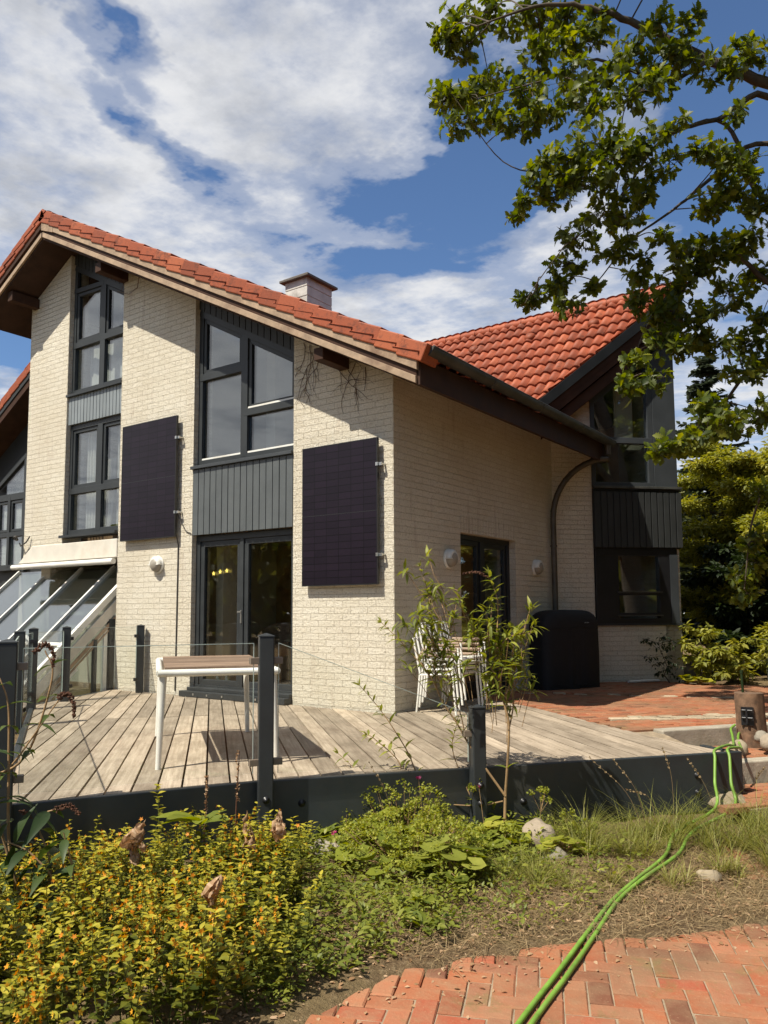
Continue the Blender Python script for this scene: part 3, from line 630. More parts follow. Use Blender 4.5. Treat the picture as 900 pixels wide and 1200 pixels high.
door = window(FR, [(XL+.04, .5, XL+.04, 2.64, .085), (XR-.02, .5, XR-.02, 2.64, .045), (XL, 2.625, XR, 2.625, .085), (-2.545, .5, -2.545, 2.6, .06), (XL, .545, XR, .545, .11)],
              [[(XL+.085, .60), (-2.575, .60), (-2.575, 2.58), (XL+.085, 2.58)], [(-2.515, .60), (XR-.04, .60), (XR-.04, 2.58), (-2.515, 2.58)]], name='terrace_door', gmat='doorglass', sw=.075)
b = MB(); b.bar(FR.p(-2.54, 1.45, -.062), FR.p(-2.54, 1.62, -.062), .022, .02, FR.n); b.bar(FR.p(-2.60, 1.60, -.05), FR.p(-2.53, 1.60, -.05), .02, .02, FR.n); b.build('handle', M['steel'], door)
b = MB(); b.box(XL-.06, XR-.004, -.14, .02, .452, .53); b.box(XL, XR-.004, -.05, .075, .53, .575); dsl = b.build('door_sill', M['dark'], house, bevel=.006)
for x in (-3.22, -2.95, -2.66, -2.05):
    b = MB(); b.box(x-.012, x+.012, -.146, -.141, .478, .505); b.build('bolt', M['steel'], dsl)

# left bay with two windows
XA, XB = -6.62, -5.15
tb = lambda x: 4.06 - .515*x
window(FR, [(XA+.035, 5.22, XA+.035, tb(XA), .07), (XB-.03, 5.22, XB-.03, tb(XB), .06), (XA, 5.25, XB, 5.25, .085), (XA, tb(XA)-.03, XB, tb(XB)-.03, .09),
            (-5.80, 5.25, -5.80, tb(-5.8)-.03, .13), (XA, 6.06, XB, 6.06, .10), (XA, 7.02, -5.8, 6.98, .08)],
       [[(XA+.07, 5.29), (-5.865, 5.29), (-5.865, 6.01), (XA+.07, 6.01)], [(XA+.07, 6.11), (-5.865, 6.11), (-5.865, 6.94), (XA+.07, 6.97)], [(XA+.07, 7.06), (-5.865, 7.025), (-5.865, tb(-5.865)-.085), (XA+.07, tb(XA+.07)-.085)],
        [(-5.735, 5.29), (XB-.06, 5.29), (XB-.06, 6.01), (-5.735, 6.01)], [(-5.735, 6.11), (XB-.06, 6.11), (XB-.06, tb(XB-.06)-.085), (-5.735, tb(-5.735)-.085)]], sashes=[0, 1, 0, 0, 1])
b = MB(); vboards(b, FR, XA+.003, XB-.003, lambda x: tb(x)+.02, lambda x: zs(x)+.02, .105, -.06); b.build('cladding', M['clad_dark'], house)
b = MB(); vboards(b, FR, XA+.003, XB-.003, lambda x: 4.70, lambda x: 5.17, .085, -.03); b.build('cladding', M['clad_glare'], house, bevel=.003)
b = MB(); b.box(XA-.01, XB-.004, -.02, .08, 5.168, 5.208); b.build('window_sill', M['dark'], house)
w2 = window(FR, [(XA+.035, 2.86, XA+.035, 4.69, .07), (XB-.03, 2.86, XB-.03, 4.69, .06), (XA, 2.90, XB, 2.90, .09), (XA, 4.655, XB, 4.655, .08), (-5.79, 2.9, -5.79, 4.65, .13), (XA, 3.59, XB, 3.59, .10)],
       [[(XA+.07, 2.945), (-5.855, 2.945), (-5.855, 3.54), (XA+.07, 3.54)], [(XA+.07, 3.64), (-5.855, 3.64), (-5.855, 4.615), (XA+.07, 4.615)], [(-5.725, 2.945), (XB-.06, 2.945), (XB-.06, 3.54), (-5.725, 3.54)], [(-5.725, 3.64), (XB-.06, 3.64), (XB-.06, 4.615), (-5.725, 4.615)]], sashes=[0, 1, 0, 1])
b = MB(); b.box(XA-.03, XB-.004, -.06, .09, 2.815, 2.855); b.build('window_sill', M['dark'], house)
def curtain(x0, x1, z0, z1, y, amp=.03, waves=9, flare=0.0, parent=house):
    b = MB(); n = 60; vs = []; m = 8
    for j in range(m+1):
        t = j/m
        for i in range(n+1):
            u = i/n; vs.append((x0+(x1-x0)*u + flare*(1-t)**2*u, y + amp*math.sin(u*waves*2*PI + .8*math.sin(3*u)), z0+(z1-z0)*t))
    b.add(vs, [(j*(n+1)+i, j*(n+1)+i+1, (j+1)*(n+1)+i+1, (j+1)*(n+1)+i) for j in range(m) for i in range(n)], True)
    return b.build('curtain', M['curtain'], parent)
curtain(-6.45, -6.05, 2.9, 4.62, .30, .03, 5); curtain(-6.10, -5.72, 2.9, 4.10, .34, .03, 6, -.12); curtain(-5.62, -5.30, 2.9, 4.62, .30, .03, 5, .05)
curtain(-6.5, -5.2, 5.3, 6.05, .34, .012, 7)
b = MB(); b.tube([(-5.22, .22, 5.45), (-5.12, .2, 5.46)], .05, 10); b.build('interior_lamp', M['white'], house)

# beam over the conservatory
b = MB(); b.prism([(-7.93, -.012, 2.44), (-5.155, -.012, 2.44), (-5.155, -.012, 2.73), (-7.50, -.012, 2.73)], (0, .34, 0)); b.build('beam', M['plaster'], house, bevel=.012)

# side door
def sidewin(y0, y1):
    return window(SD_, [(y0+.04, .46, y0+.04, 2.62, .08), (y1-.04, .46, y1-.04, 2.62, .08), (y0, 2.585, y1, 2.585, .07), ((y0+y1)/2-.05, .5, (y0+y1)/2-.05, 2.55, .10), (y0, .52, y1, .52, .10)],
           [[(y0+.08, .57), ((y0+y1)/2-.10, .57), ((y0+y1)/2-.10, 2.55), (y0+.08, 2.55)], [((y0+y1)/2, .57), (y1-.08, .57), (y1-.08, 2.55), ((y0+y1)/2, 2.55)]], name='side_door', mat='black', gmat='doorglass', d=-.10, sw=.07)
sd = sidewin(1.52, 3.13)
b = MB(); b.bar(SD_.p(2.36, 1.42, -.07), SD_.p(2.36, 1.58, -.07), .03, .03, SD_.n); b.bar(SD_.p(2.36, 1.56, -.04), SD_.p(2.48, 1.56, -.04), .022, .022, SD_.n); b.build('handle', M['steel'], sd)
# band of upright bricks over the door
b = MB()
for k in range(21):
    y = 1.52+k*.0768; b.obox(V(-.02, y+.006, 2.625), V(.026+random.uniform(0, .004), 0, 0), V(0, .066, 0), V(0, 0, .225))
b.build('soldier_course', M['brick'], house)

# window bay in the prow of the wing
b = MB()
bars(b, WG, [(.72, 3.66, .72, 5.05, .07), (1.735, 3.66, 1.735, 5.95, .09), (.69, 4.40, 1.78, 4.40, .10), (.69, 3.66, 1.78, 3.66, .07), (.69, 5.02, 1.78, 5.87, .10)], .03, .09)
wf = b.build('window', M['column'], house, bevel=.004)
for op in ([(.755, 3.70), (1.69, 3.70), (1.69, 4.345), (.755, 4.345)], [(.755, 4.455), (1.69, 4.455), (1.69, 5.75), (.755, 5.0)]): pane(WG, op, wf, -.02)
b = MB(); bars(b, WG, [(1.33, 4.46, 1.33, 5.4, .03)], -.4, .03); b.prism([WG.p(1.36, 4.46, -.42), WG.p(1.66, 4.46, -.42), WG.p(1.66, 5.6, -.42), WG.p(1.36, 5.4, -.42)], -WG.n*.01); b.build('blind', M['inner'], wf)
b = MB(); b.prism([WG.p(1.785, 3.62, .035), WG.p(2.195, 3.62, .035), WG.p(2.195, 6.2, .035), WG.p(1.785, 5.9, .035)], -WG.n*.30); b.build('corner_post', M['column'], house, bevel=.005)
b = MB(); b.prism([WG.p(.69, 3.585, .02), WG.p(2.24, 3.585, .02), WG.p(2.24, 3.625, .02), WG.p(.69, 3.625, .02)], WG.n*.075); b.build('window_sill', M['zinc'], house, bevel=.004)
b = MB(); vboards(b, WG, .69, 2.235, lambda a: 2.615, lambda a: 3.53, .112, .075, .035, .02); b.build('cladding', M['clad_dark'], house, bevel=.004)
b = MB(); b.prism([WG.p(.69, 2.60, .04), WG.p(2.21, 2.60, .04), WG.p(2.21, 3.58, .04), WG.p(.69, 3.58, .04)], -WG.n*.2); b.build('spandrel', M['black'], house)
b = MB(); bars(b, WG, [(.90, 1.40, .90, 2.60, .40), (1.975, 1.40, 1.975, 2.60, .33), (.70, 2.54, 2.12, 2.54, .12), (.70, 1.42, 2.12, 1.42, .08), (1.1, 1.86, 1.82, 1.86, .05), (1.1, 1.53, 1.82, 1.53, .04)], .025, .12)
wl = b.build('window', M['black'], house, bevel=.004)
for op in ([(1.10, 1.885), (1.81, 1.885), (1.81, 2.48), (1.10, 2.48)], [(1.10, 1.55), (1.81, 1.55), (1.81, 1.835), (1.10, 1.835)]): pane(WG, op, wl, -.03)
b = MB(); b.prism([WG.p(2.0, 1.38, .031), WG.p(2.14, 1.38, .031), WG.p(2.14, 2.50, .031), WG.p(2.0, 2.50, .031)], WG.n*.01); b.build('trim', M['column'], wl)
for z, w in ((1.885, .024), (1.505, .02)):
    b = MB(); b.bar(WG.p(1.06, z, .05), WG.p(1.85, z, .05), w, .03, WG.n); b.build('rail', M['zinc'], wl)
b = MB(); b.prism([WG.p(.69, 1.345, .0), WG.p(2.2, 1.345, .0), WG.p(2.2, 1.38, .0), WG.p(.69, 1.38, .0)], WG.n*.05); b.build('window_sill', M['dark'], house)
b = MB(); b.prism([WG.p(1.12, 1.45, -.9), WG.p(1.50, 1.45, -.9), WG.p(1.50, 2.5, -.9), WG.p(1.12, 2.5, -.9)], -WG.n*.05); b.build('interior_cabinet', M['innerdark'], house)
b = MB(); b.box(-1.6, .3, 6.9, 7.0, .45, 5.0)
for z in (.40, 2.75): b.prism([(-1.6, 5.3, z), (.25, 5.3, z), (1.0, 6.05, z), (.2, 6.9, z), (-1.6, 6.9, z)], (0, 0, .08))
b.box(-1.7, -1.6, 5.0, 7.0, .4, 5.0); b.build('interior_wall', M['innerdark'], house)

# ---------------------------------------------------------------- roofs
roof = MB()
yF, yB = -.555, 9.3
YC = 5.04                        # the eave ends where the wing takes over
roof.prism([(.70, yF, zs(.70)), (RX, yF, zs(RX)), (-8.45, yF, zs(-8.45)), (-8.45, yF, zs(-8.45)+.20), (RX, yF, zs(RX)+.22), (.70, yF, zs(.70)+.20)], (0, YC-yF, 0))
roof.prism([(-.95, YC, zs(-.95)), (RX, YC, zs(RX)), (-8.45, YC, zs(-8.45)), (-8.45, YC, zs(-8.45)+.20), (RX, YC, zs(RX)+.22), (-.95, YC, zs(-.95)+.20)], (0, yB-YC, 0))
roof = roof.build('roof', M['soffit'], house)
def tiles(name, o, ea, eb, nrm, a0, a1, b1, tw=.21, course=.33, amax=None, amin=None, mat='tile', holes=()):
    """wavy pantiles on the plane through o: ea along the eave, eb up the slope, nrm out of the plane; b from 0 to b1"""
    ea = unit(ea); eb = unit(eb); nrm = unit(nrm); o = np.asarray(o, float)
    nc = int(round(b1/course)); ta0 = int(math.floor(a0/tw)); ta1 = int(math.ceil(a1/tw)); K = 8
    prof = [-.006, .010, .029, .042, .045, .040, .027, .008]
    V_ = []; Fq = []; T = []
    def wave(a, i): 
        f = (a/tw - math.floor(a/tw))*K; k = int(f) % K; r_ = f-int(f); return prof[k]*(1-r_) + prof[(k+1) % K]*r_
    for i in range(nc):
        bl = i*course; bh = (i+1)*course+.03
        for t in range(ta0, ta1):
            lift = .048 + random.uniform(-.003, .004); tint = min(1, max(0, random.gauss(.5, .32)))
            da = random.uniform(-.004, .004); jb = random.uniform(-.009, .009)
            base = len(V_); cols = []
            for k in range(K+1):
                a = (t + k/K)*tw
                lo_a = a; hi_a = a
                if amax is not None: lo_a = min(a, amax(bl)); hi_a = min(a, amax(bh))
                if amin is not None: lo_a = max(lo_a, amin(bl)); hi_a = max(hi_a, amin(bh))
                w = prof[k % K]
                pl_ = o + ea*(lo_a+da) + eb*(bl+jb)
                V_.append(pl_ + nrm*(lift+w-.040)); V_.append(pl_ + nrm*(lift+w)); V_.append(o + ea*(hi_a+da) + eb*bh + nrm*(w+.004))
            if amax is not None and t*tw > max(amax(bl), amax(bh)): 
                del V_[base:]; continue
            if amin is not None and (t+1)*tw < min(amin(bl), amin(bh)):
                del V_[base:]; continue
            for k in range(K):
                q = base+3*k
                Fq.append((q, q+3, q+4, q+1)); T.append(tint*.7); Fq.append((q+1, q+4, q+5, q+2)); T.append(tint)
    b = MB(); b.add(V_, Fq, True); b.tint = T
    return b.build(name, M[mat], roof)
th = math.atan(.51); sl = math.hypot(1, .51)
# right slope: eave at x=.74, running up to the ridge
zt = lambda x: 4.36 - .512*x + .30
tiles('tile_slope', (.745, 0, zt(.745)), (0, 1, 0), (-1, 0, .512), (.512, 0, 1), yF+.10, yB, (.745-RX)*sl, amax=lambda q: YC+.02 if q < 1.75*sl else yB)
zl = lambda x: zt(RX) + .53*(x-RX)
tiles('tile_slope', (-8.47, 0, zl(-8.47)), (0, -1, 0), (1, 0, .53), (-.53, 0, 1), -yB, -(yF+.10), (RX+8.47)*math.hypot(1, .53))
b = MB(); yy = yF-.04
while yy < yB:
    b.tube([(RX, yy, zt(RX)+.02), (RX, yy+.36, zt(RX)+.005)], [.125, .105], 12, tint=random.uniform(.2, .8)); yy += .33
b.build('ridge_tile', M['verge'], roof)
# stepped verge tiles of the front
b = MB(); e = unit(V(-1, 0, .512)); nn = unit(V(.512, 0, 1)); n_ = int((.76-RX)*sl/.332)
for k in range(n_+1):
    p0 = V(.775, yF-.065, zt(.775)-.075) + e*(k*.332); r_ = random.uniform(-.006, .006)
    ek = unit(e - nn*.07); b.obox(p0 + nn*(.02+r_) , ek*.352, V(0, .30, 0), nn*.20, tint=min(1, max(0, random.gauss(.5, .25))))
b.build('verge_tile', M['verge'], roof, bevel=.012)
b = MB(); e2 = unit(V(1, 0, .53)); n2_ = unit(V(-.53, 0, 1))
for k in range(7):
    p0 = V(-8.50, yF-.065, zl(-8.50)-.075) + e2*(k*.332)
    b.obox(p0 + n2_*.02, unit(e2-n2_*.045)*.352, V(0, .30, 0), n2_*.185, tint=min(1, max(0, random.gauss(.5, .2))))
b.build('verge_tile', M['verge'], roof, bevel=.012)
def verge_board(xa, xb, zf, lo, hi, y0, y1, mat):
    b = MB(); b.prism([(xa, y0, zf(xa)+lo), (xb, y0, zf(xb)+lo), (xb, y0, zf(xb)+hi), (xa, y0, zf(xa)+hi)], (0, y1-y0, 0)); return b.build('verge_board', M[mat], roof, bevel=.004)
zv = lambda x: 4.36 - .512*x if x >= RX else 4.36-.512*RX + .53*(x-RX)
verge_board(RX+.30, .72, zv, .145, .255, yF-.045, yF-.002, 'oldwood'); verge_board(RX+.02, .70, zv, -.005, .075, yF-.038, yF-.002, 'oldwood')
verge_board(RX+.03, .70, zv, .07, .20, yF-.015, yF-.001, 'brownwood')
verge_board(-8.48, RX-.01, zv, .145, .245, yF-.045, yF-.002, 'brownwood'); verge_board(-8.46, RX-.01, zv, -.005, .075, yF-.038, yF-.002, 'oldwood'); verge_board(-8.46, RX-.02, zv, .07, .2, yF-.015, yF-.001, 'brownwood')
b = MB(); b.prism([(RX+.0, yF-.05, zv(RX)+.10), (RX+.33, yF-.05, zv(RX+.33)+.14), (RX+.33, yF-.05, zv(RX+.33)+.25), (RX, yF-.05, zv(RX)+.24)], (0, .03, 0)); b.build('verge_board', M['oldwood'], roof)
for x in (-.72, -5.12, -7.62):
    b = MB(); b.box(x-.07, x+.07, -.50, .05, zs(x)-.17 if x > RX else zs(x)-.19, zs(x)-.02); b.build('purlin', M['brownwood'], roof, bevel=.006)
# eave board and gutter
b = MB(); b.box(.702, .735, yF, 5.02, 3.985, 4.28); b.build('fascia_board', M['soffit'], roof)
def gutter(y0, y1, x, z, r, name='gutter', fall=0.0):
    b = MB(); n = 14; vs = []
    for rr in (r, r-.006):
        for y, dz in ((y0, 0), (y1, -fall)):
            for k in range(n+1):
                a = PI + PI*k/n; vs.append((x + rr*math.cos(a), y, z + dz + rr*math.sin(a)))
    m = n+1; f = []
    for k in range(n):
        f += [(k, k+1, m+k+1, m+k), (2*m+k, 3*m+k, 3*m+k+1, 2*m+k+1)]
    f += [(0, m, 3*m, 2*m), (m-1, 3*m-1, 4*m-1, 2*m-1)]
    b.add(vs, f, True)
    b.tube([(x+r-.004, y0, z), (x+r-.004, y1, z-fall)], .010, 8)
    b.add([(x + (r-.003)*math.cos(PI+PI*k/n), y0+.004, z + (r-.003)*math.sin(PI+PI*k/n)) for k in range(m)], [tuple(range(m))])
    b.add([(x + (r-.003)*math.cos(PI+PI*k/n), y1-.004, z-fall + (r-.003)*math.sin(PI+PI*k/n)) for k in range(m)], [tuple(range(m-1, -1, -1))])
    for i in range(1, 4):
        y = y0+(y1-y0)*i/4; b.tube([(x + (r+.004)*math.cos(PI+PI*k/10), y, z-fall*i/4+(r+.004)*math.sin(PI+PI*k/10)) for k in range(11)], .006, 6)
    return b.build(name, M['zinc'], house)
gutter(-.54, 5.05, .82, 4.37, .085, fall=.05)
b = MB()
b.tube([(.82, 4.86, 4.24), (.82, 4.86, 4.08)], .05, 12)
pts = [(.82, 4.86, 4.02)]
for t in np.linspace(0, 1, 12)[1:]:
    a = t*PI/2; pts.append((.82-.74*math.sin(a), 4.86-.52*math.sin(a), 4.02-.98*(1-math.cos(a))))
b.tube(pts, .046, 12); b.tube([(.08, 4.34, 3.05), (.085, 4.34, .45)], .046, 12)
for z in (2.6, 1.2): b.tube([(.08, 4.34, z), (.08, 4.34, z+.03)], .055, 12)
for p0, p1 in zip(pts[1:-1], pts[2:]): b.tube([p0, np.array(p0)+(np.array(p1)-np.array(p0))*.12], .050, 12)
b.build('downpipe', M['copper'], house)
# roof of the wing
RY, RZ, SW = 5.95, 6.98, 1.094
zw = lambda y: RZ - SW*(RY-y); xw = lambda y: .032 + .92*(y-4.05)
lw = math.hypot(1, SW); y0w = 3.35
tiles('tile_slope', (0, y0w, zw(y0w)), (1, 0, 0), (0, 1, SW), (0, -SW, 1), -4.8, 2.2, (RY-y0w)*lw, tw=.175, course=.305, amax=lambda q: xw(y0w+q/lw),
      amin=lambda q: (4.66-zw(y0w+q/lw)-.55)/.512)
tiles('tile_slope', (0, 2*RY-y0w, zw(y0w)), (-1, 0, 0), (0, -1, SW), (0, SW, 1), -2.2, 4.8, (RY-y0w)*lw, tw=.175, course=.305, amin=lambda q: -xw(y0w+q/lw))
b = MB(); xx = -4.8
while xx < xw(RY)-.1:
    b.tube([(xx, RY, RZ+.035), (xx+.37, RY, RZ+.02)], [.085, .10], 12, tint=random.uniform(.3, .9)); xx += .33
b.build('ridge_tile', M['tile'], roof)
b = MB()
b.prism([(-4.5, y0w, zw(y0w)-.04), (xw(y0w), y0w, zw(y0w)-.04), (xw(RY), RY, RZ-.04), (-4.5, RY, RZ-.04)], (0, 0, -.22))
b.prism([(-4.5, 2*RY-y0w, zw(y0w)-.04), (xw(y0w), 2*RY-y0w, zw(y0w)-.04), (xw(RY), RY, RZ-.04), (-4.5, RY, RZ-.04)], (0, 0, -.22))
b.build('wing_soffit', M['brownwood'], roof)
for lo, hi, th_, off, mat in ((-.15, .045, .035, .35, 'verge_black'), (-.38, -.155, .03, .31, 'brownwood'), (-.62, -.405, .03, .25, 'brownwood')):
    b = MB(); ya = 3.55; yb = RY
    pa = V(xw(ya), ya, zw(ya)) + V(q2, -q2, 0)*(off-.35); pb = V(xw(yb), yb, zw(yb)) + V(q2, -q2, 0)*(off-.35)
    b.prism([pa+V(0, 0, lo), pb+V(0, 0, lo), pb+V(0, 0, hi), pa+V(0, 0, hi)], V(q2, -q2, 0)*th_); b.build('verge_board', M[mat], roof, bevel=.004)
    pc = V(xw(yb), yb, zw(yb)) + V(-.02, .02, 0); pd = V(xw(ya), 2*RY-ya, zw(ya)); b = MB()
    b.prism([pc+V(0, 0, lo), pd+V(0, 0, lo), pd+V(0, 0, hi), pc+V(0, 0, hi)], V(q2, q2, 0)*th_); b.build('verge_board', M[mat], roof)
for x, q in ((-1.93, 3.205), (-.77, 3.205), (.42, 3.205)): 
    y = y0w+q/lw*1.0; z = zw(y)
    b = MB(); b.lathe(V(x, y, z)+unit(V(0, -SW, 1))*.03, [(.10, 0), (.10, .05), (.06, .085), (.0, .09)], axis=unit(V(0, -SW, 1)), n=12, tint=.1); b.build('vent_tile', M['verge'], roof)
b = MB(); b.box(-5.40, -4.84, 4.0, 4.75, 6.6, 8.20)
for k in range(5): b.box(-5.412, -4.828, 3.988, 4.762, 7.24+k*.20, 7.424+k*.20)
ch = b.build('chimney', M['chimney'], roof, bevel=.006)
b = MB(); b.box(-5.50, -4.74, 3.90, 4.85, 8.20, 8.25); b.box(-5.44, -4.80, 3.96, 4.79, 8.25, 8.29); b.build('cap', M['chimcap'], ch, bevel=.008)

# left wing behind the first pier
b = MB(); lz = lambda x: 5.938 + .578*(x+10.807)
b.prism([(-13.5, 1.62, 0), (-7.78, 1.62, 0), (-7.78, 1.62, lz(-7.78)-.40), (-13.5, 1.62, lz(-13.5)-.4)], (0, .25, 0))
b2 = MB(); b2.prism([(-13.5, 1.12, lz(-13.5)-.42), (-7.8, 1.12, lz(-7.8)-.42), (-7.8, 1.12, lz(-7.8)-.14), (-13.5, 1.12, lz(-13.5)-.14)], (0, 5, 0)); b2.build('roof', M['soffit'], house)
b.build('gable_wall', M['clad_dark'], house)
for lo, hi, y, mat in ((-.27, -.13, 1.07, 'clad_dark'), (-.42, -.275, 1.09, 'brownwood')):
    b = MB(); b.prism([(-13.5, y, lz(-13.5)+lo), (-7.8, y, lz(-7.8)+lo), (-7.8, y, lz(-7.8)+hi), (-13.5, y, lz(-13.5)+hi)], (0, .03, 0)); b.build('verge_board', M[mat], house)
b = MB(); e = unit(V(1, 0, .578)); nn = unit(V(-.578, 0, 1))
for k in range(20): b.obox(V(-13.5, 1.05, lz(-13.5)-.16)+e*(k*.332), unit(e-nn*.05)*.352, V(0, .3, 0), nn*.17, tint=min(1, max(0, random.gauss(.5, .2))))
b.build('verge_tile', M['verge'], house, bevel=.01)
tiles('tile_slope', (-13.5, 0, lz(-13.5)-.04), (0, -1, 0), (1, 0, .578), (-.578, 0, 1), -6.0, -1.2, 6.6)
LW = Plane((0, 1.52, 0), (1, 0, 0), (0, -1, 0))
lw_ = window(LW, [(-10.42, 2.45, -10.42, 4.9, .10), (-11.5, 2.45, -11.5, 4.0, .10), (-11.6, 4.05, -10.4, 4.05, .14), (-11.6, 2.55, -10.4, 2.55, .12), (-11.6, 3.25, -10.4, 3.25, .10), (-11.6, 4.25, -10.4, 4.9, .09), (-11.0, 2.55, -11.0, 4.05, .09)],
       [[(-10.95, 2.62), (-10.48, 2.62), (-10.48, 3.19), (-10.95, 3.19)], [(-10.95, 3.31), (-10.48, 3.31), (-10.48, 3.97), (-10.95, 3.97)], [(-11.45, 3.31), (-11.05, 3.31), (-11.05, 3.97), (-11.45, 3.97)], [(-11.45, 2.62), (-11.05, 2.62), (-11.05, 3.19), (-11.45, 3.19)], [(-11.2, 4.13), (-10.48, 4.13), (-10.48, 4.75), (-11.2, 4.36)]], d=.03, sashes=[0, 1, 1, 0, 0])
curtain(-11.4, -10.5, 2.6, 4.0, 1.585, .008, 8)

# ---------------------------------------------------------------- conservatory
cons = empty('conservatory', 'sloping glass conservatory with white glazing bars under the white beam', 'conservatory', loc=(-6.9, -.6, 0))
ZT, YT, KS = 2.34, .50, .95
def gp(x, y, up=0.0):
    n = unit(V(0, -KS, 1)); return V(x, y, ZT - KS*(YT-y)) + n*up
barx = [-8.735, -7.70, -6.80, -5.90, -5.27]
YB = -1.95
b = MB()
for i, x in enumerate(barx[:-1]): b.bar(gp(x, YT, .04), gp(x, YB, .04), .042, .05, V(0, -KS, 1))
b.build('glazing_bar', M['white'], cons, bevel=.004)
b = MB(); b.bar(gp(-5.27, YT, .05), gp(-5.27, YB, .05), .075, .09, V(0, -KS, 1)); b.build('edge_rafter', M['white'], cons, bevel=.005)
b = MB(); n_ = unit(V(0, -KS, 1))
b.bar(gp(-5.235, .1, -.09), gp(-5.235, YB, -.09), .03, .14, V(0, -KS, 1)); b.build('rafter_side', M['plaster'], cons)
b = MB(); b.bar(gp(-5.22, -.05, -.26), gp(-5.22, YB+.1, -.26), .02, .05, V(0, -KS, 1)); b.bar(gp(-5.22, -.05, -.33), gp(-5.22, YB+.1, -.33), .02, .02, V(0, -KS, 1)); b.build('trim', M['oldwood'], cons)
b = MB(); b.bar(gp(-8.9, -.77, .02), gp(-5.27, -.77, .02), .06, .05, V(0, -KS, 1)); b.build('transom', M['white'], cons, bevel=.004)
for i in range(len(barx)-1):
    b = MB(); b.prism([gp(barx[i], YT), gp(barx[i+1], YT), gp(barx[i+1], YB), gp(barx[i], YB)], -n_*.012); b.build('pane', M['roofglass'], cons)
b = MB(); b.tube([(-8.0, -.06, 2.38), (-5.16, -.06, 2.38)], .045, 12); b.build('head_rail', M['white'], cons)
b = MB()                                                     # side glazing below the edge rafter
for y in (-.85, -.12):
    zt_ = float(gp(0, y)[2])-.36; b.bar((-5.22, y, .0), (-5.22, y, zt_), .06, .05, (1, 0, 0))
b.bar((-5.22, -1.55, .28), (-5.22, -.1, .28), .06, .05, (1, 0, 0)); b.bar(gp(-5.2185, -.85, -.38), gp(-5.2185, YB+.2, -.38), .04, .04, V(1, 0, 0))
b.build('side_frame', M['white'], cons)
b = MB(); b.bar((-5.205, -.02, 0), (-5.205, -.02, 1.5), .10, .06, (1, 0, 0)); b.bar((-5.205, -.30, 0), (-5.205, -.30, 1.2), .06, .05, (1, 0, 0)); b.build('door_frame', M['dark'], cons)
b = MB(); b.prism([(-5.25, .0, 0), (-5.25, YB+.15, 0), (-5.25, YB+.15, float(gp(0, YB+.15)[2])-.05), (-5.25, .0, float(gp(0, 0)[2])-.05)], (-.012, 0, 0)); b.build('side_pane', M['doorglass'], cons)
b = MB(); b.box(-8.9, -5.3, -2.1, -1.9, -.1, .25); b.build('plinth', M['plaster'], cons)
b = MB(); b.box(-8.8, -5.3, .52, .62, 0, 2.3); b.build('inner_wall', M['inner'], cons)
b = MB()
b.tube([(-7.9, -.06, 2.86), (-7.84, -.12, 2.90), (-7.80, -.16, 2.87)], .028, 8); b.tube([(-7.86, -.03, 2.80), (-7.74, -.08, 2.74), (-7.60, -.06, 2.80), (-7.55, -.03, 2.90)], .012, 6)
tag(b.build('cable_outlet', M['cable']), 'small dark fixture with a looped cable on the left end of the white beam', 'fixture')

# ---------------------------------------------------------------- solar panels
def solar(x0, x1, z0, z1, label, yb=-.092):
    t = empty('solar_panel', label, 'solar panel', 'black solar panels hung on the brick piers', loc=((x0+x1)/2, 0, z0))
    b = MB(); W_ = x1-x0; H2 = z1-z0
    v = [(x0+.012, yb, z0+.012), (x1-.012, yb, z0+.012), (x1-.012, yb, z1-.012), (x0+.012, yb, z1-.012)]
    b.add(v, [(0, 1, 2, 3)], uvs=[np.array([(.0, 0), (1.12, 0), (1.12, 1.6458), (0, 1.6458)])])
    b.build('cell_face', M['solar'], t)
    b = MB(); y1 = yb+.034
    for a in ((x0, x0+.012, z0, z1), (x1-.012, x1, z0, z1), (x0+.012, x1-.012, z0, z0+.012), (x0+.012, x1-.012, z1-.012, z1)):
        b.box(a[0], a[1], yb-.0015, y1, a[2], a[3])
    b.box(x0+.012, x1-.012, y1-.01, y1-.004, z0+.012, z1-.012)
    b.box(x0+.012, x1-.012, yb-.001, yb+.01, (z0+z1)/2-.004, (z0+z1)/2+.004)
    b.build('frame', M['black'], t)
    for z in (z0+H2*.20, z0+H2*.815):
        b = MB(); b.box(x1, x1+.055, yb+.005, yb+.022, z-.018, z+.018); b.tube([(x1+.045, yb+.012, z), (x1+.045, 0, z)], .012, 8); b.box(x1-.02, x1+.012, yb-.012, yb-.002, z-.02, z+.02)
        b.build('clamp', M['steel'], t)
    for z in (z0+H2*.2, z0+H2*.815):
        b = MB(); b.box(x0+.05, x1-.05, -.058, .0, z-.015, z+.015); b.build('bracket', M['black'], t)
    return t
solar(-1.322, -.166, 1.905, 3.622, 'black solar panel on the pier at the house corner, right of the terrace door')
solar(-4.972, -3.722, 2.665, 4.418, 'black solar panel on the middle brick pier, left of the terrace door')
b = MB(); b.tube([(-3.72, -.05, 3.0), (-3.66, -.02, 2.86), (-3.58, -.012, 2.74), (-3.47, -.012, 2.70)], .007, 6); b.tube([(-3.735, -.05, 2.70), (-3.735, -.012, 2.55), (-3.74, -.012, 1.6), (-3.75, -.012, .5)], .009, 6)
tag(b.build('wall_cable', M['cable']), 'thin dark cable running from the left solar panel down the brick pier', 'cable')

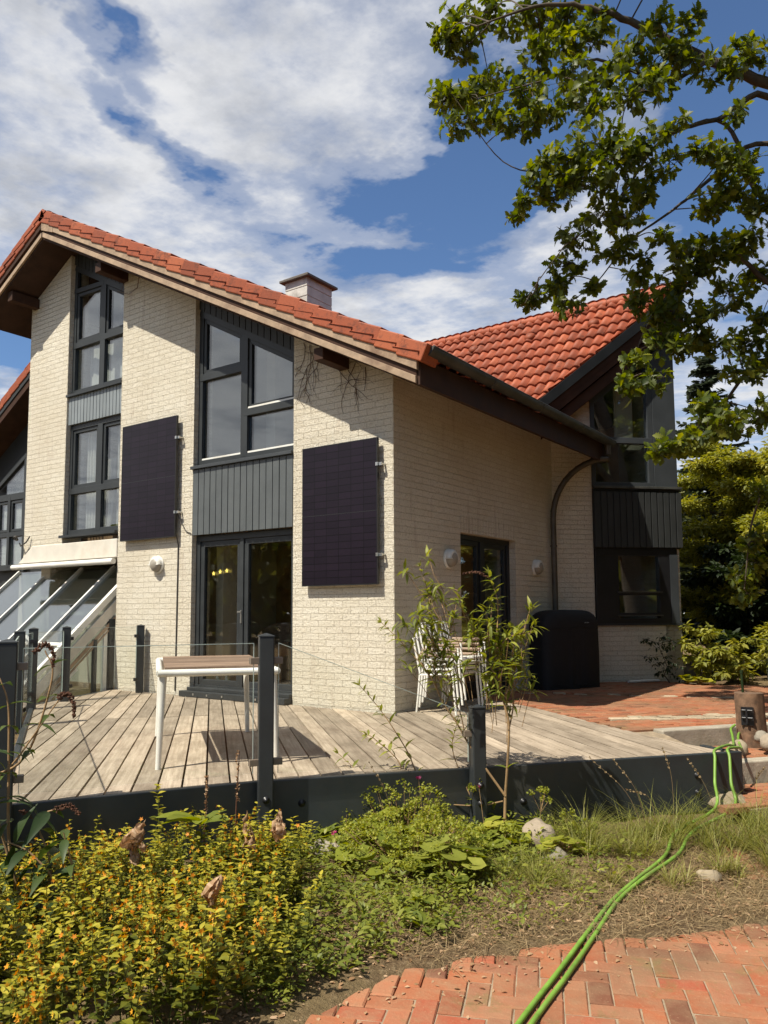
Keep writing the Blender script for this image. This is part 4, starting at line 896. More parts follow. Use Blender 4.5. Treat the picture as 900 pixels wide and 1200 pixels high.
# ---------------------------------------------------------------- wall lamps (bulkhead with a half hood)
def lamp(o, nrm, label):
    t = empty('wall_lamp', label, 'wall lamp', 'round bulkhead lamps on the brick walls', loc=tuple(o))
    o = V(*o); nrm = unit(nrm); up = V(0, 0, 1)
    b = MB(); b.lathe(o, [(.001, .0), (.125, .0), (.128, .012), (.122, .03), (.112, .036)], axis=nrm, n=28); b.build('base', M['white'], t)
    b = MB(); b.lathe(o+nrm*.03, [(.105, 0), (.104, .02), (.095, .05), (.07, .075), (.035, .088), (.001, .092)], axis=nrm, n=28); b.build('glass_dome', M['lampglass'], t)
    b = MB()                                                 # hood over the upper half
    side = np.cross(up, nrm); vs = []; f = []; K = 18; prof = [(.116, .028), (.117, .06), (.108, .085), (.09, .10)]
    for r_, h in prof:
        for k in range(K+1):
            a = PI*k/K; vs.append(o + nrm*h + side*math.cos(a)*r_ + up*(math.sin(a)*r_+.004))
    for i in range(len(prof)-1):
        for k in range(K): f.append((i*(K+1)+k, i*(K+1)+k+1, (i+1)*(K+1)+k+1, (i+1)*(K+1)+k))
    b.add(vs, f, True); top = (len(prof)-1)*(K+1); b.add(vs[top:], [tuple(range(K+1))])
    b.obox(o + nrm*.028 - side*.118 - up*.006, side*.236, nrm*.078, up*.012)
    b.build('hood', M['white'], t, bevel=0)
    return t
lamp((-4.17, -.002, 2.285), (0, -1, 0), 'white bulkhead lamp in the sun below the left solar panel')
lamp((.002, 1.20, 2.255), (1, 0, 0), 'white bulkhead lamp left of the dark side door, above the chairs')
lamp((.002, 3.80, 2.25), (1, 0, 0), 'white bulkhead lamp between the dark side door and the downpipe')

# dead creeper on the corner pier, twigs below the verge of the left bay
b = MB()
def creeper(x, z, length, ang, r=.006, depth=0):
    p = [V(x, -.008, z)]; a = ang; n = max(3, int(length/.06))
    for k in range(n):
        a += random.gauss(0, .28); q = p[-1] + V(math.cos(a)*.06, 0, math.sin(a)*.06); q[1] = -.008-random.uniform(0, .008)
        if q[0] < -1.53 or q[0] > -.02: break
        p.append(q)
        if depth < 2 and random.random() < .22: creeper(q[0], q[2], length*.5*random.uniform(.5, 1), a+random.choice((-1, 1))*random.uniform(.4, 1.1), r*.65, depth+1)
    if len(p) > 1: b.tube(p, [r*(1-.7*i/len(p)) for i in range(len(p))], 5)
for x, l in ((-1.38, .8), (-1.28, .6), (-1.16, .95), (-1.02, .7), (-.86, .9), (-.70, .55), (-.55, .7), (-.4, .35)): creeper(x, zs(x)-.03, l, -PI/2+random.uniform(-.3, .3))
tag(b.build('dead_creeper', M['vine']), 'bare dead creeper stems clinging under the eave of the corner pier', 'creeper')
b = MB(); b.tube([(-5.2, -.09, 6.62), (-5.0, -.02, 6.55), (-4.78, -.03, 6.6), (-4.62, -.1, 6.85), (-4.6, -.3, 6.78)], [.004, .006, .007, .007, .006], 6); b.tube([(-5.16, -.06, 6.6), (-5.12, -.03, 6.75), (-5.13, -.05, 6.85)], .004, 5)
tag(b.build('dead_creeper', M['vine']), 'single loose dead creeper loop hanging under the verge beside the left window bay', 'creeper')

# ---------------------------------------------------------------- deck
ZD = .45
DB = unit(V(-.74, .67, 0)); DP = V(-DB[1], DB[0], 0)
if DP[0] < 0: DP = -DP
FL0 = V(.47, -4.80, 0); PK = V(1.28, -3.43, 0); FR0 = V(3.66, -.50, 0)
BL0 = V(-4.25, -1.80, 0); BC = V(-5.10, -.03, 0)
curve = [(3.66, -.50), (3.27, -.30), (2.84, -.01), (2.40, .32), (2.03, .60), (1.65, .90), (1.25, 1.20), (.82, 1.50), (.40, 1.72), (.02, 1.86)]
left_poly = [tuple(FL0[:2]), tuple(PK[:2]), None, (-.03, -.03), (BC[0], BC[1]), tuple(BL0[:2])]
# split the deck along the board line through the house corner
tt = None
d_ = -DB; A0, B0 = PK, FR0; e_ = B0-A0
Mx = np.array([[d_[0], -e_[0]], [d_[1], -e_[1]]]); sol = np.linalg.solve(Mx, A0[:2]-V(0, 0)); CUT = d_[:2]*sol[0]
LP = [tuple(FL0[:2]), tuple(PK[:2]), tuple(CUT), (-.03, -.03), (BC[0], -.03), tuple(BL0[:2])]
RP = [tuple(CUT), tuple(FR0[:2])] + curve[1:] + [(.02, 0.0)]
def clip(poly, n, lo, hi):
    for s_, c_ in ((1, lo), (-1, -hi)):
        out = []
        for i in range(len(poly)):
            p, q = np.array(poly[i]), np.array(poly[(i+1) % len(poly)])
            dp, dq = s_*np.dot(p, n)-c_, s_*np.dot(q, n)-c_
            if dp >= 0: out.append(tuple(p))
            if (dp >= 0) != (dq >= 0): out.append(tuple(p+(q-p)*dp/(dp-dq)))
        poly = out
        if not poly: return []
    return poly
def ccw(poly):
    a = sum(poly[i][0]*poly[(i+1) % len(poly)][1]-poly[(i+1) % len(poly)][0]*poly[i][1] for i in range(len(poly)))
    return poly if a > 0 else poly[::-1]
deck = empty('deck', 'weathered wooden terrace deck edged with anthracite boards', 'deck', loc=(.5, -2, 0))
b = MB(); PITCH, GAP = .158, .015
def plank(poly, rnd):
    poly = ccw(poly); n = len(poly); z1 = ZD + random.uniform(-.003, .003); tl = random.uniform(-.002, .002)
    c = np.mean(np.array(poly), axis=0)
    v = [(x, y, z1+tl*np.dot(V(x, y)-c, DB[:2])) for x, y in poly] + [(x, y, ZD-.03) for x, y in poly]
    uv = np.array([(np.dot(DB[:2], p)+rnd*7, np.dot(DP[:2], p)) for p in poly])
    b.add(v, [tuple(range(n))], uvs=[uv])
    b.v = b.v  # top done; sides share the same island
    base = len(b.v)-2*n
    for i in range(n):
        j = (i+1) % n; b.f.append((base+i, base+n+i, base+n+j, base+j)); b.smooth.append(False); b.tint.append(None)
        b.uv.append(np.array([uv[i], uv[i]+V(0, .03), uv[j]+V(0, .03), uv[j]]))
for poly in (LP, RP):
    ks = [np.dot(DP[:2], p) for p in poly]; k0 = int(math.floor(min(ks)/PITCH)); k1 = int(math.ceil(max(ks)/PITCH))
    for k in range(k0, k1):
        q = clip(poly, DP[:2], k*PITCH+GAP/2, (k+1)*PITCH-GAP/2)
        if len(q) < 3: continue
        us = [np.dot(DB[:2], p) for p in q]; lo, hi = min(us), max(us)
        cuts = [lo-1]; c0 = lo + ((k*1.7) % 2.6) + .9
        cuts = [lo-1] + ([.35+.02*(k % 2)] if lo+.6 < .35 < hi-.6 else []) + [hi+1]
        for c_a, c_b in zip(cuts[:-1], cuts[1:]):
            r2 = clip(q, DB[:2], c_a+.002, c_b-.002)
            if len(r2) >= 3: plank(r2, random.random())
b.build('boards', M['deck'], deck)
def fascia(p, q, h=.445, th=.05, zt_=ZD+.012, out=None):
    b = MB(); p = np.array(p, float); q = np.array(q, float); e = unit(q-p); o_ = V(e[1], -e[0], 0) if out is None else out
    b.obox(p + V(0, 0, zt_-h), q-p, o_*th, V(0, 0, h)); return b.build('fascia_board', M['deckpaint'], deck, bevel=.006)
OUT1 = unit(V(PK[1]-FL0[1], -(PK[0]-FL0[0]), 0)); e2_ = unit(FR0-PK); OUT2 = V(e2_[1], -e2_[0], 0)
fascia(FL0, PK - e2_*.0, out=OUT1); fascia(PK, FR0 + e2_*.05, out=OUT2)
eL = unit(BL0-FL0); fascia(FL0-eL*.05, BL0, .30, .05, ZD+.02, V(-eL[1], eL[0], 0) if (-eL[1]) < 0 else V(eL[1], -eL[0], 0))
eB = unit(BC-BL0); fascia(BL0, BC, .25, .05, ZD+.005, V(-eB[1], eB[0], 0))
eR = unit(V(2.84, -.01, 0)-FR0); fascia(FR0+e2_*.0, FR0+eR*.35, .445, .045, ZD+.008, V(eR[1], -eR[0], 0))
for t_, zz_ in ((.505, .20), (.90, .30), (.90, .17), (.07, .3)):
    b = MB(); c = PK + (FR0-PK)*t_ + OUT2*.05 + V(0, 0, zz_)
    b.lathe(c, [(.026, 0), (.026, .004), (.014, .005), (.014, .014), (.001, .016)], axis=OUT2, n=12); b.build('bolt', M['black'], deck)

# ---------------------------------------------------------------- glass railing
rail = empty('glass_railing', 'glass railing with square anthracite posts along the deck edge', 'railing', loc=(.9, -3.9, 0))
def post(c, z0, z1, ax, w=.10, bolts=None):
    b = MB(); a = unit(ax); n = V(-a[1], a[0], 0); c = np.array(c, float)
    b.obox(c - a*w/2 - n*w/2 + V(0, 0, z0), a*w, n*w, V(0, 0, z1-z0))
    o = b.build('post', M['dark'], rail, bevel=.008)
    b = MB(); h = w/2+.003; base = c + V(0, 0, z1)
    P = [base + a*h*s1 + n*h*s2 for s1, s2 in ((-1, -1), (1, -1), (1, 1), (-1, 1))]
    b.add(P + [p + V(0, 0, .008) for p in P] + [base + V(0, 0, .026)], [(0, 1, 5, 4), (1, 2, 6, 5), (2, 3, 7, 6), (3, 0, 4, 7), (4, 5, 8), (5, 6, 8), (6, 7, 8), (7, 4, 8)])
    b.build('cap', M['dark'], o)
    if bolts is not None:
        for z in (.36, .235):
            b = MB(); b.lathe(c + bolts*(w/2+.001) + V(.0, 0, z) , [(.024, 0), (.024, .005), (.013, .006), (.013, .02), (.001, .022)], axis=bolts, n=12); b.build('bolt', M['black'], o)
    return o
def clampb(c, a, n, s=.05):
    b = MB(); b.obox(np.array(c) - a*s*.75 - n*.022 - V(0, 0, .022), a*s*1.5, n*.044, V(0, 0, .044)); return b.build('clamp', M['taupe'], rail, bevel=.003)
def sheet(p, q, z0p, z1p, z0q, z1q):
    b = MB(); p = np.array(p, float); q = np.array(q, float); e = unit(q-p); n = V(-e[1], e[0], 0)*.010
    b.prism([p+V(0, 0, z0p), q+V(0, 0, z0q), q+V(0, 0, z1q), p+V(0, 0, z1p)], n); o = b.build('pane', M['clear'], rail)
    m = MB(); m.bar(p+V(0, 0, z1p+.002)+n*1.02, q+V(0, 0, z1q+.002)+n*1.02, .004, .0104, n)
    for c_, za, zb in ((p, z0p, z1p), (q, z0q, z1q)): m.bar(c_+V(0, 0, za)+n*1.02, c_+V(0, 0, zb)+n*1.02, .004, .0104, n)
    m.build('edge', M['glassedge'], o)
    return o
TP2 = .405
P0 = FL0 + OUT1*.10 + unit(PK-FL0)*.0; P1 = PK + (OUT1+OUT2)/2*.105; P2 = PK + (FR0-PK)*TP2 + OUT2*.105
post(P0, -.05, 1.42, PK-FL0, .11); post(P1, -.02, 1.43, FR0-PK, .10, OUT2); post(P2, -.02, .90, FR0-PK, .10, OUT2)
eF = unit(PK-FL0); nF = V(-eF[1], eF[0], 0)
sheet(P0+eF*.085, P1-eF*.085, .53, 1.385, .53, 1.385); sheet(P1+e2_*.085, P2-e2_*.07, .52, 1.385, .52, .86)
b_cut = sheet
for c, a, z in ((P0+eF*.075, eF, 1.28), (P0+eF*.075, eF, .62), (P1-eF*.075, eF, 1.27), (P1-eF*.075, eF, .60), (P1+e2_*.075, e2_, 1.27), (P1+e2_*.075, e2_, .60), (P2-e2_*.07, e2_, .72)):
    clampb(c+V(0, 0, z), a, V(-a[1], a[0], 0))
PA = V(-2.66, -2.94, 0); PB = V(-3.86, -2.08, 0); PC = V(-4.30, -1.36, 0); PD = V(-4.42, -.10, 0)
for p_ in (PA, PB, PC, PD): post(p_, .42, 1.40, eL, .105)
sheet(PA+eL*.08, PB-eL*.08, .56, 1.36, .56, 1.36); sheet(PC+unit(PD-PC)*.07, PD-unit(PD-PC)*.07, .56, 1.39, .56, 1.39); sheet(PB+unit(PC-PB)*.07, PC-unit(PC-PB)*.07, .56, 1.36, .56, 1.36)
sheet(P0+eL*.10, PA-eL*.08, .56, 1.36, .56, 1.36)
for p_, a in ((PA, eL), (PB, -eL), (PC, unit(PD-PC)), (PD, unit(PC-PD))):
    for z in (1.26, .64):
        b = MB(); n = V(-a[1], a[0], 0); c = p_ + a*.07 + V(0, 0, z); b.obox(c - a*.03 - n*.02 - V(0, 0, .022), a*.06, n*.04, V(0, 0, .044)); b.build('clamp', M['black'], rail)

# ---------------------------------------------------------------- garden table
tab = empty('garden_table', 'garden table with slatted wooden top and white tube frame on the deck', 'table', loc=(-.02, -2.73, ZD))
FLc, BLc, FRc, BRc = V(.36, -3.57, 0), V(-.92, -2.56, 0), V(.91, -2.90, 0), V(-.42, -1.89, 0)
eS = unit(FRc-FLc); eG = unit(BLc-FLc); ZTb = 1.175
b = MB()
nsl = 22; Lg = np.linalg.norm(BLc-FLc); Wd = np.linalg.norm(FRc-FLc)
for k in range(nsl):
    o = FLc + eG*(.05 + k*(Lg-.10)/nsl) + eS*.035 + V(0, 0, ZTb-.012); p = (Lg-.10)/nsl
    v0 = len(b.v); b.obox(o, eS*(Wd-.07), eG*(p-.008), V(0, 0, .024))
    for i in range(6): b.uv[-6+i] = np.array([(np.dot(np.array(b.v[q]), eS)+k*3.3, np.dot(np.array(b.v[q]), eG)) for q in b.f[-6+i]])
b.build('slat_top', M['slat'], tab)
b = MB()
for p, q in ((FLc, FRc), (BLc, BRc), (FLc, BLc), (FRc, BRc)): 
    e = unit(q-p); b.tube([p - e*.012 + V(0, 0, ZTb-.028), q + e*.012 + V(0, 0, ZTb-.028)], .027, 12)
b.build('frame', M['white'], tab)
for c in (FLc, BLc, FRc, BRc):
    i_ = unit(eS*(1 if np.dot(c-FLc, eS) < .3 else -1) + eG*(1 if np.dot(c-FLc, eG) < .5 else -1))
    b = MB(); b.tube([c + i_*.035 + V(0, 0, ZTb-.04), c + i_*.0 + V(0, 0, ZD)], [.029, .020], 12); b.build('leg', M['white'], tab)

# ---------------------------------------------------------------- stacked chairs
def chair_proto():
    t = empty('garden_chair', 'white metal garden chair, lowest of the stack by the house wall', 'chair', 'white garden chairs stacked by the house wall')
    # faces +x; local origin at the middle of the footprint
    w = .27
    for s in (-1, 1):
        b = MB(); b.tube([(-.22, s*w, .0), (-.19, s*w, .25), (-.17, s*w, .45), (-.22, s*w, .66), (-.26, s*w, .84)], [.013, .013, .014, .013, .012], 8); b.build('rear_leg', M['white'], t)
        b = MB(); b.tube([(.30, s*w, .0), (.27, s*w, .30), (.25, s*w, .62)], .013, 8); b.build('front_leg', M['white'], t)
        b = MB(); b.tube([(-.20, s*w, .615), (.05, s*w, .64), (.28, s*w, .635)], .011, 8); b.obox((-.17, s*w-.022, .644), (.45, 0, 0), (0, .044, 0), (0, 0, .016)); b.build('armrest', M['armrest'], t)
    b = MB(); b.tube([(-.175, -w, .42), (.255, -w, .44), (.255, w, .44), (-.175, w, .42), (-.175, -w, .42)], .012, 8)
    for k in range(7):
        y = -w+.04+k*(2*w-.08)/6; b.obox((-.17, y-.022, .43), (.42, 0, .02), (0, .044, 0), (0, 0, .010))
    b.build('seat', M['white'], t)
    b = MB(); b.tube([(-.26, -w, .83), (-.265, 0, .845), (-.26, w, .83)], .012, 8); b.tube([(-.185, -w, .54), (-.185, w, .54)], .010, 8)
    for k in range(7):
        y = -w+.05+k*(2*w-.10)/6; b.tube([(-.185, y, .54), (-.255, y, .83)], .009, 6)
    b.build('backrest', M['white'], t)
    return t
ch0 = chair_proto(); CX, CY = .36, .50
ch0.location = (CX, CY, ZD)
names = ['white metal garden chair, second from the bottom of the stack by the house wall', 'white metal garden chair, second from the top of the stack by the house wall', 'white metal garden chair, topmost of the stack by the house wall']
for k in range(3): dup(ch0, (CX+.040*(k+1), CY+.004*(k % 2), ZD+.058*(k+1)), label=names[k])

# ---------------------------------------------------------------- covered barbecue
gr = empty('covered_barbecue', 'barbecue under a black fabric cover between the side door and the wing', 'barbecue', loc=(.55, 3.75, .45), rz=0)
b = MB(); A_ = R(62); ex = V(math.cos(A_), math.sin(A_), 0); ey = V(-math.sin(A_), math.cos(A_), 0)
NU, NV = 56, 26; gc = V(.43, 3.83, .455); vs = []
def cover_r(a, t):
    hw, hd = .545, .245
    k = 4.5; c, s = abs(math.cos(a)), abs(math.sin(a))
    r = 1/((c/hw)**k + (s/hd)**k)**(1/k)
    return r
Ht = 1.15
for j in range(NV+1):
    t = j/NV
    if t < .72: sc = 1.0 - .02*t; z = t/.72*.86*Ht*.93
    else:
        u = (t-.72)/.28; sc = .986*math.cos(u*PI/2)**.42 if u < 1 else 0.0; z = Ht*.80 + Ht*.20*math.sin(u*PI/2)
    for i in range(NU):
        a = 2*PI*i/NU; r = cover_r(a, t)*sc
        fold = 1 + (.018*math.sin(7*a+1.3)+.012*math.sin(13*a))*(1-t)*1.2 + .006*math.sin(23*a+9*t)
        p = gc + ex*math.cos(a)*r*fold + ey*math.sin(a)*r*fold + V(0, 0, z + (.012*math.sin(5*a) if j == 0 else 0) + .008*math.sin(3*a+8*t)*t*(1-t)*4)
        vs.append(p)
f = [(j*NU+i, j*NU+(i+1) % NU, (j+1)*NU+(i+1) % NU, (j+1)*NU+i) for j in range(NV) for i in range(NU)]
b.add(vs, f, True); b.build('cover', M['cover'], gr)
b = MB()
for j in (1, 18): b.tube([p + unit(V(*(p-gc)[:2], 0))*.003 for p in vs[j*NU:(j+1)*NU]] + [vs[j*NU]], .0045, 5, cap=False)
for i in (7, 20): b.tube([p + unit(V(*(p-gc)[:2], .2))*.003 for p in [vs[j*NU+i] for j in range(NV-2)]], .004, 5, cap=False)
b.build('seam', M['cover'], gr)
b = MB(); pz = gc - ey*.254 + ex*.18 + V(0, 0, .95)
for k in range(5): b.tube([pz + ex*(k*.018) + V(0, 0, .0), pz + ex*(k*.018+.012) + V(0, 0, .018*(1 if k % 2 else .6))], .003, 5)
b.build('badge', M['steel'], gr)
b = MB()
for s in (-1, 1): b.obox(gc + ex*s*.45 - ex*.03 - ey*.2 - V(0, 0, .008), ex*.06, ey*.4, V(0, 0, .06))
b.build('foot', M['black'], gr)
b = MB(); b.tube([(.98, 5.02, .475), (1.30, 5.52, .475)], .022, 10)
tag(b.build('drain_pipe', M['white']), 'white plastic pipe lying along the foot of the wing wall', 'pipe')

# things standing behind the terrace door
for x, lb in ((-3.22, 'left one of two clear bottles standing inside the terrace door'), (-3.04, 'right one of two clear bottles standing inside the terrace door')):
    b = MB(); b.lathe((x, .30, .50), [(.001, 0), (.042, 0), (.043, .16), (.034, .20), (.015, .25), (.014, .29), (.001, .29)], n=16)
    t = empty('bottle', lb, 'bottle', 'bottles inside the terrace door', loc=(x, .3, .5)); b.build('body', M['bottle'], t)
    b = MB(); b.lathe((x, .30, .50), [(.0445, .06), (.0445, .14)], n=16); b.build('paper_label', M['label'], t)
b = MB(); b.lathe((-3.0, 1.3, 1.28), [(.001, -.34), (.22, -.28), (.32, -.12), (.34, 0), (.325, 0), (.30, -.11), (.001, -.3)], n=28, axis=(.2, -.5, 1)); b.tube([(-3.0, 1.3, .45), (-3.0, 1.35, .98)], .02, 8)
tag(b.build('tub_chair', M['slat']), 'round wooden tub seat standing inside the terrace door', 'chair')
b = MB(); 
for x, z in ((-3.12, 2.13), (-2.99, 2.15), (-2.86, 2.16)):
    b.add([(x+math.sin(2*PI*k/10)*(.035 if k % 2 == 0 else .014), .10, z+math.cos(2*PI*k/10)*(.035 if k % 2 == 0 else .014)) for k in range(10)], [tuple(range(10))])
    b.add([(x+math.sin(2*PI*k/10)*(.035 if k % 2 == 0 else .014), .106, z+math.cos(2*PI*k/10)*(.035 if k % 2 == 0 else .014)) for k in range(10)], [tuple(range(9, -1, -1))])
tag(b.build('star_garland', M['star']), 'string of small yellow stars hung inside the terrace door', 'garland')
b = MB(); 
for x in (-2.02, -1.72): b.tube([(x, .45, .45), (x, .45, 1.2)], .012, 6)
b.box(-2.06, -1.68, .40, .60, 1.2, 1.225)
st_ = empty('plant_stand', 'slim dark plant stand with a small green plant inside the right door leaf', 'plant stand', loc=(-1.87, .5, .45)); b.build('stand', M['black'], st_)
lv = Leaves(*OVATE_T)
for k in range(40): lv.add(V(-1.87, .5, 1.24)+rvec()*.04, V(*(rng.normal(size=2)*.6), .7), rvec(), .09, random.random())
lv.build('plant', M['shrubleaf'], st_)

# ---------------------------------------------------------------- ground, paths, steps
def S_(x): x = min(1, max(0, x)); return x*x*(3-2*x)
PATH_EDGE = [(2.80, -5.6), (2.90, -4.95), (2.95, -4.45), (3.2, -4.0), (3.38, -3.74), (3.80, -3.28), (4.26, -2.76), (4.62, -2.1), (4.75, -1.5)]
def edge_dist(x, y):
    """signed distance to the planted bed's border with the path: > 0 on the path side"""
    best = 9; sg = 1
    for i in range(len(PATH_EDGE)-1):
        a = V(*PATH_EDGE[i]); c = V(*PATH_EDGE[i+1]); e = c-a; t = min(1, max(0, np.dot(V(x, y)-a, e)/np.dot(e, e))); q = a+e*t; d = V(x, y)-q
        l = np.linalg.norm(d)
        if l < best: best = l; sg = 1 if e[0]*d[1]-e[1]*d[0] < 0 else -1
    return best*sg
from mathutils import noise as mn
def ground_h(x, y):
    t = .8*x-.6*y
    h = .40*S_((2.0-t)/.8)*S_((y+.5)/.9)
    if -6 < x < 9 and -9 < y < 3:
        d = edge_dist(x, y); bed = S_(-d/.35)*S_((x+1)/.5) if y < -.2 else 0
        dd_ = d + .07*mn.noise(Vector((x*5, y*5, 9))); lip = S_((.20-dd_)/.14)*S_((x+1)/.5) if y < -.2 else 0
        h += -.03 + .038*lip + bed*(.004 + .035*mn.noise(Vector((x*2.1, y*2.1, 0))) + .02*mn.noise(Vector((x*7, y*7, 3))))
    else: h += -.03
    if x > 2.2 and y > 4.5: h += .10*S_((y-4.5)/1.5) + .05*mn.noise(Vector((x, y, 1)))
    return h
xs = np.concatenate([np.linspace(-160, -10, 12), np.arange(-8, 0, .5), np.arange(0, 6.2, .05), np.arange(6.5, 14, .5), np.linspace(16, 160, 12)])
ys = np.concatenate([np.linspace(-160, -12, 12), np.arange(-10, -6.2, .5), np.arange(-6, .6, .05), np.arange(.8, 12, .4), np.linspace(14, 200, 14)])
gv = np.array([(x, y, ground_h(x, y)) for y in ys for x in xs]); nx = len(xs)
gi = np.array([(j*nx+i, j*nx+i+1, (j+1)*nx+i+1, (j+1)*nx+i) for j in range(len(ys)-1) for i in range(nx-1)]).ravel()
struct(np_mesh('ground', gv, gi, np.full((nx-1)*(len(ys)-1), 4), M['soil'], smooth=True))

def pavers(name, mat, inside, origin, ang, x0, x1, y0, y1, z, pattern='herring', Lb=.20, Wb=.10, gap=.006, wob=.004, h=.05):
    b = MB(); c, s = math.cos(ang), math.sin(ang)
    def put(u, v, du, dv):
        cu, cv = u+du/2, v+dv/2
        X = origin[0]+cu*c-cv*s; Y = origin[1]+cu*s+cv*c
        if not inside(X, Y): return
        g = gap/2; a = random.gauss(0, .009); zt_ = z + random.uniform(-wob, wob); tx, ty = random.gauss(0, .010), random.gauss(0, .010)
        P = []
        bev = .006; jit = lambda: random.uniform(-.002, .002)
        for inset, dz in ((0, -h), (0, -bev), (bev, 0)):
            for su, sv in ((-1, -1), (1, -1), (1, 1), (-1, 1)):
                lu = su*(du/2-g-inset)+jit(); lv_ = sv*(dv/2-g-inset)+jit()
                lu, lv_ = lu*math.cos(a)-lv_*math.sin(a), lu*math.sin(a)+lv_*math.cos(a)
                P.append((X+lu*c-lv_*s, Y+lu*s+lv_*c, zt_+dz+lu*tx+lv_*ty))
        f = [(8, 9, 10, 11)] + [(k, (k+1) % 4, 4+(k+1) % 4, 4+k) for k in range(4)] + [(4+k, 4+(k+1) % 4, 8+(k+1) % 4, 8+k) for k in range(4)]
        b.add(P, f, tint=min(1, max(0, random.gauss(.5, .27))))
    W2 = Wb
    if pattern == 'herring':
        n0, n1 = int(x0/W2)-2, int(x1/W2)+2; m0, m1 = int(y0/W2)-2, int(y1/W2)+2
        for i in range(n0, n1):
            for j in range(m0, m1):
                k = (i-j) % 4
                if k == 0: put(i*W2, j*W2, 2*W2, W2)
                elif k == 3: put(i*W2, j*W2, W2, 2*W2) 
    else:
        for j in range(int(y0/Wb), int(y1/Wb)):
            for i in range(int(x0/Lb)-1, int(x1/Lb)+1): put(i*Lb+(.5*Lb if j % 2 else 0), j*Wb, Lb, Wb)
    return struct(b.build(name, M[mat]))
T1, T2, T3 = 2.12, 2.95, 3.62
tv_ = lambda x, y: .8*x-.6*y
near = lambda x, y: edge_dist(x, y) > .02+.05*mn.noise(Vector((x*3, y*3, 7))) and (x-4.6)**2+(y+4)**2 < 9 and y < -.05 or (tv_(x, y) > T3+.02 and x > 3.78 and y > -2.2 and y < 1.2 and x < 7)
struct_path = pavers('brick_path', 'brickpath', lambda x, y: bool(near(x, y)), (4.0, -4.0), R(24), -5, 5, -5, 5, 0.0, wob=.003)
b = MB(); b.prism([(2.9, -7.0, -.007), (7.6, -7.0, -.007), (7.6, -1.0, -.007), (5.0, -1.6, -.007), (4.50, -2.80, -.007), (3.60, -3.8, -.007), (3.2, -4.5, -.007), (3.1, -5.0, -.007)], (0, 0, -.05))
struct(b.build('path_bed', M['sand']))
deck_edge = curve
def on_patio(x, y):
    if tv_(x, y) > T1-.16: return False
    if x < .02 and y < 4.5: return False
    # outside the deck's curved border
    for i in range(len(curve)-1):
        (xa, ya), (xb, yb) = curve[i], curve[i+1]
        if min(xa, xb) <= x <= max(xa, xb):
            yy_ = ya+(yb-ya)*(x-xa)/(xb-xa)
            if y < yy_+.03: return False
    if x > 3.66: return y > -.5 and x < 8.5
    # in front of the wing and its prow
    if (x - (y-4.513)) < .06 and y > 4.4: return False
    return y < 5.6 + .25*mn.noise(Vector((x*1.3, 0, 2))) - .25*max(0, x-2.4) and y > -.5
cob = lambda x, y: abs((y-1.45) - .95*(x-2.75)) < .17+.10*(x-2.2) and x > 2.1
kerb = lambda x, y: abs((y-3.35) - .35*(x-1.7)) < .055
pavers('brick_patio', 'brickpath', lambda x, y: on_patio(x, y) and not cob(x, y) and not kerb(x, y), (0, 0), R(52), -9, 9, -9, 9, .45, 'run')
pavers('cobble_strip', 'cobble', lambda x, y: on_patio(x, y) and (cob(x, y) or kerb(x, y)), (0, 0), R(40), -9, 9, -9, 9, .452, 'run', .17, .13, .02, .008)
pavers('landing', 'brickpath', lambda x, y: T1+.04 < tv_(x, y) < T2-.15 and x > 2.5 and x < 7.5 and y > -.7+.0*x and (x > 3.75 or y > -.1), (0, 0), R(53), -9, 9, -9, 9, .30, 'run')
pavers('lower_landing', 'brickpath', lambda x, y: T2+.04 < tv_(x, y) < T3-.02 and x > 3.72 and x < 7.5 and y > -1.6, (0, 0), R(53), -9, 9, -9, 9, .13, 'run')
dS = V(.6, .8, 0)
def slab(poly, z0, z1, name, mat):
    b = MB(); b.prism([(x, y, z1) for x, y in poly], (0, 0, z0-z1)); return struct(b.build(name, M[mat]))
slab([(.05, 1.9)] + [(x+.02, y+.03) for x, y in reversed(curve[1:-1])] + [tuple((V(.8, -.6)*(T1-.05)+V(.6, .8)*s_)) for s_ in (2.0, 6)] + [(3.0, 5.4), (1.6, 5.9), (.05, 4.45)], .05, .425, 'patio_bed', 'sand')
def kerbstone(t, s0, s1, z0, z1, w=.15, label=''):
    o = V(.8*t, -.6*t, z0); b = MB()
    s = s0
    while s < s1:
        l = random.uniform(.75, 1.0); e = min(s+l, s1)
        b.obox(o + dS*(s+.004) - V(.8, -.6, 0)*w, dS*(e-s-.008), V(.8, -.6, 0)*(w+random.uniform(-.008, .008)), V(0, 0, z1-z0+random.uniform(-.004, .004)), tint=random.random()); s = e
    return struct(b.build('granite_step', M['granite'], None, bevel=.012))
kerbstone(T1, 1.96, 8, .10, .458); kerbstone(T2, 2.05, 8, .0, .305)
slab([tuple(V(.8, -.6)*(T1-.02)+V(.6, .8)*s_) for s_ in (1.98, 8)] + [tuple(V(.8, -.6)*(T2-.1)+V(.6, .8)*s_) for s_ in (8, 2.2)], .0, .275, 'landing_bed', 'sand')
slab([tuple(V(.8, -.6)*(T2-.02)+V(.6, .8)*s_) for s_ in (2.1, 8)] + [tuple(V(.8, -.6)*(T3)+V(.6, .8)*s_) for s_ in (8, 1.6)], -.06, .105, 'landing_bed', 'sand')
b = MB(); o = V(.8*T3, -.6*T3, 0)
for k in range(22): b.obox(o + dS*(1.95+k*.21) + V(0, 0, -.02), dS*.203, V(.8, -.6, 0)*.10, V(0, 0, .155+random.uniform(-.004, .004)), tint=random.random())
struct(b.build('brick_step', M['brickpath'], None, bevel=.006))

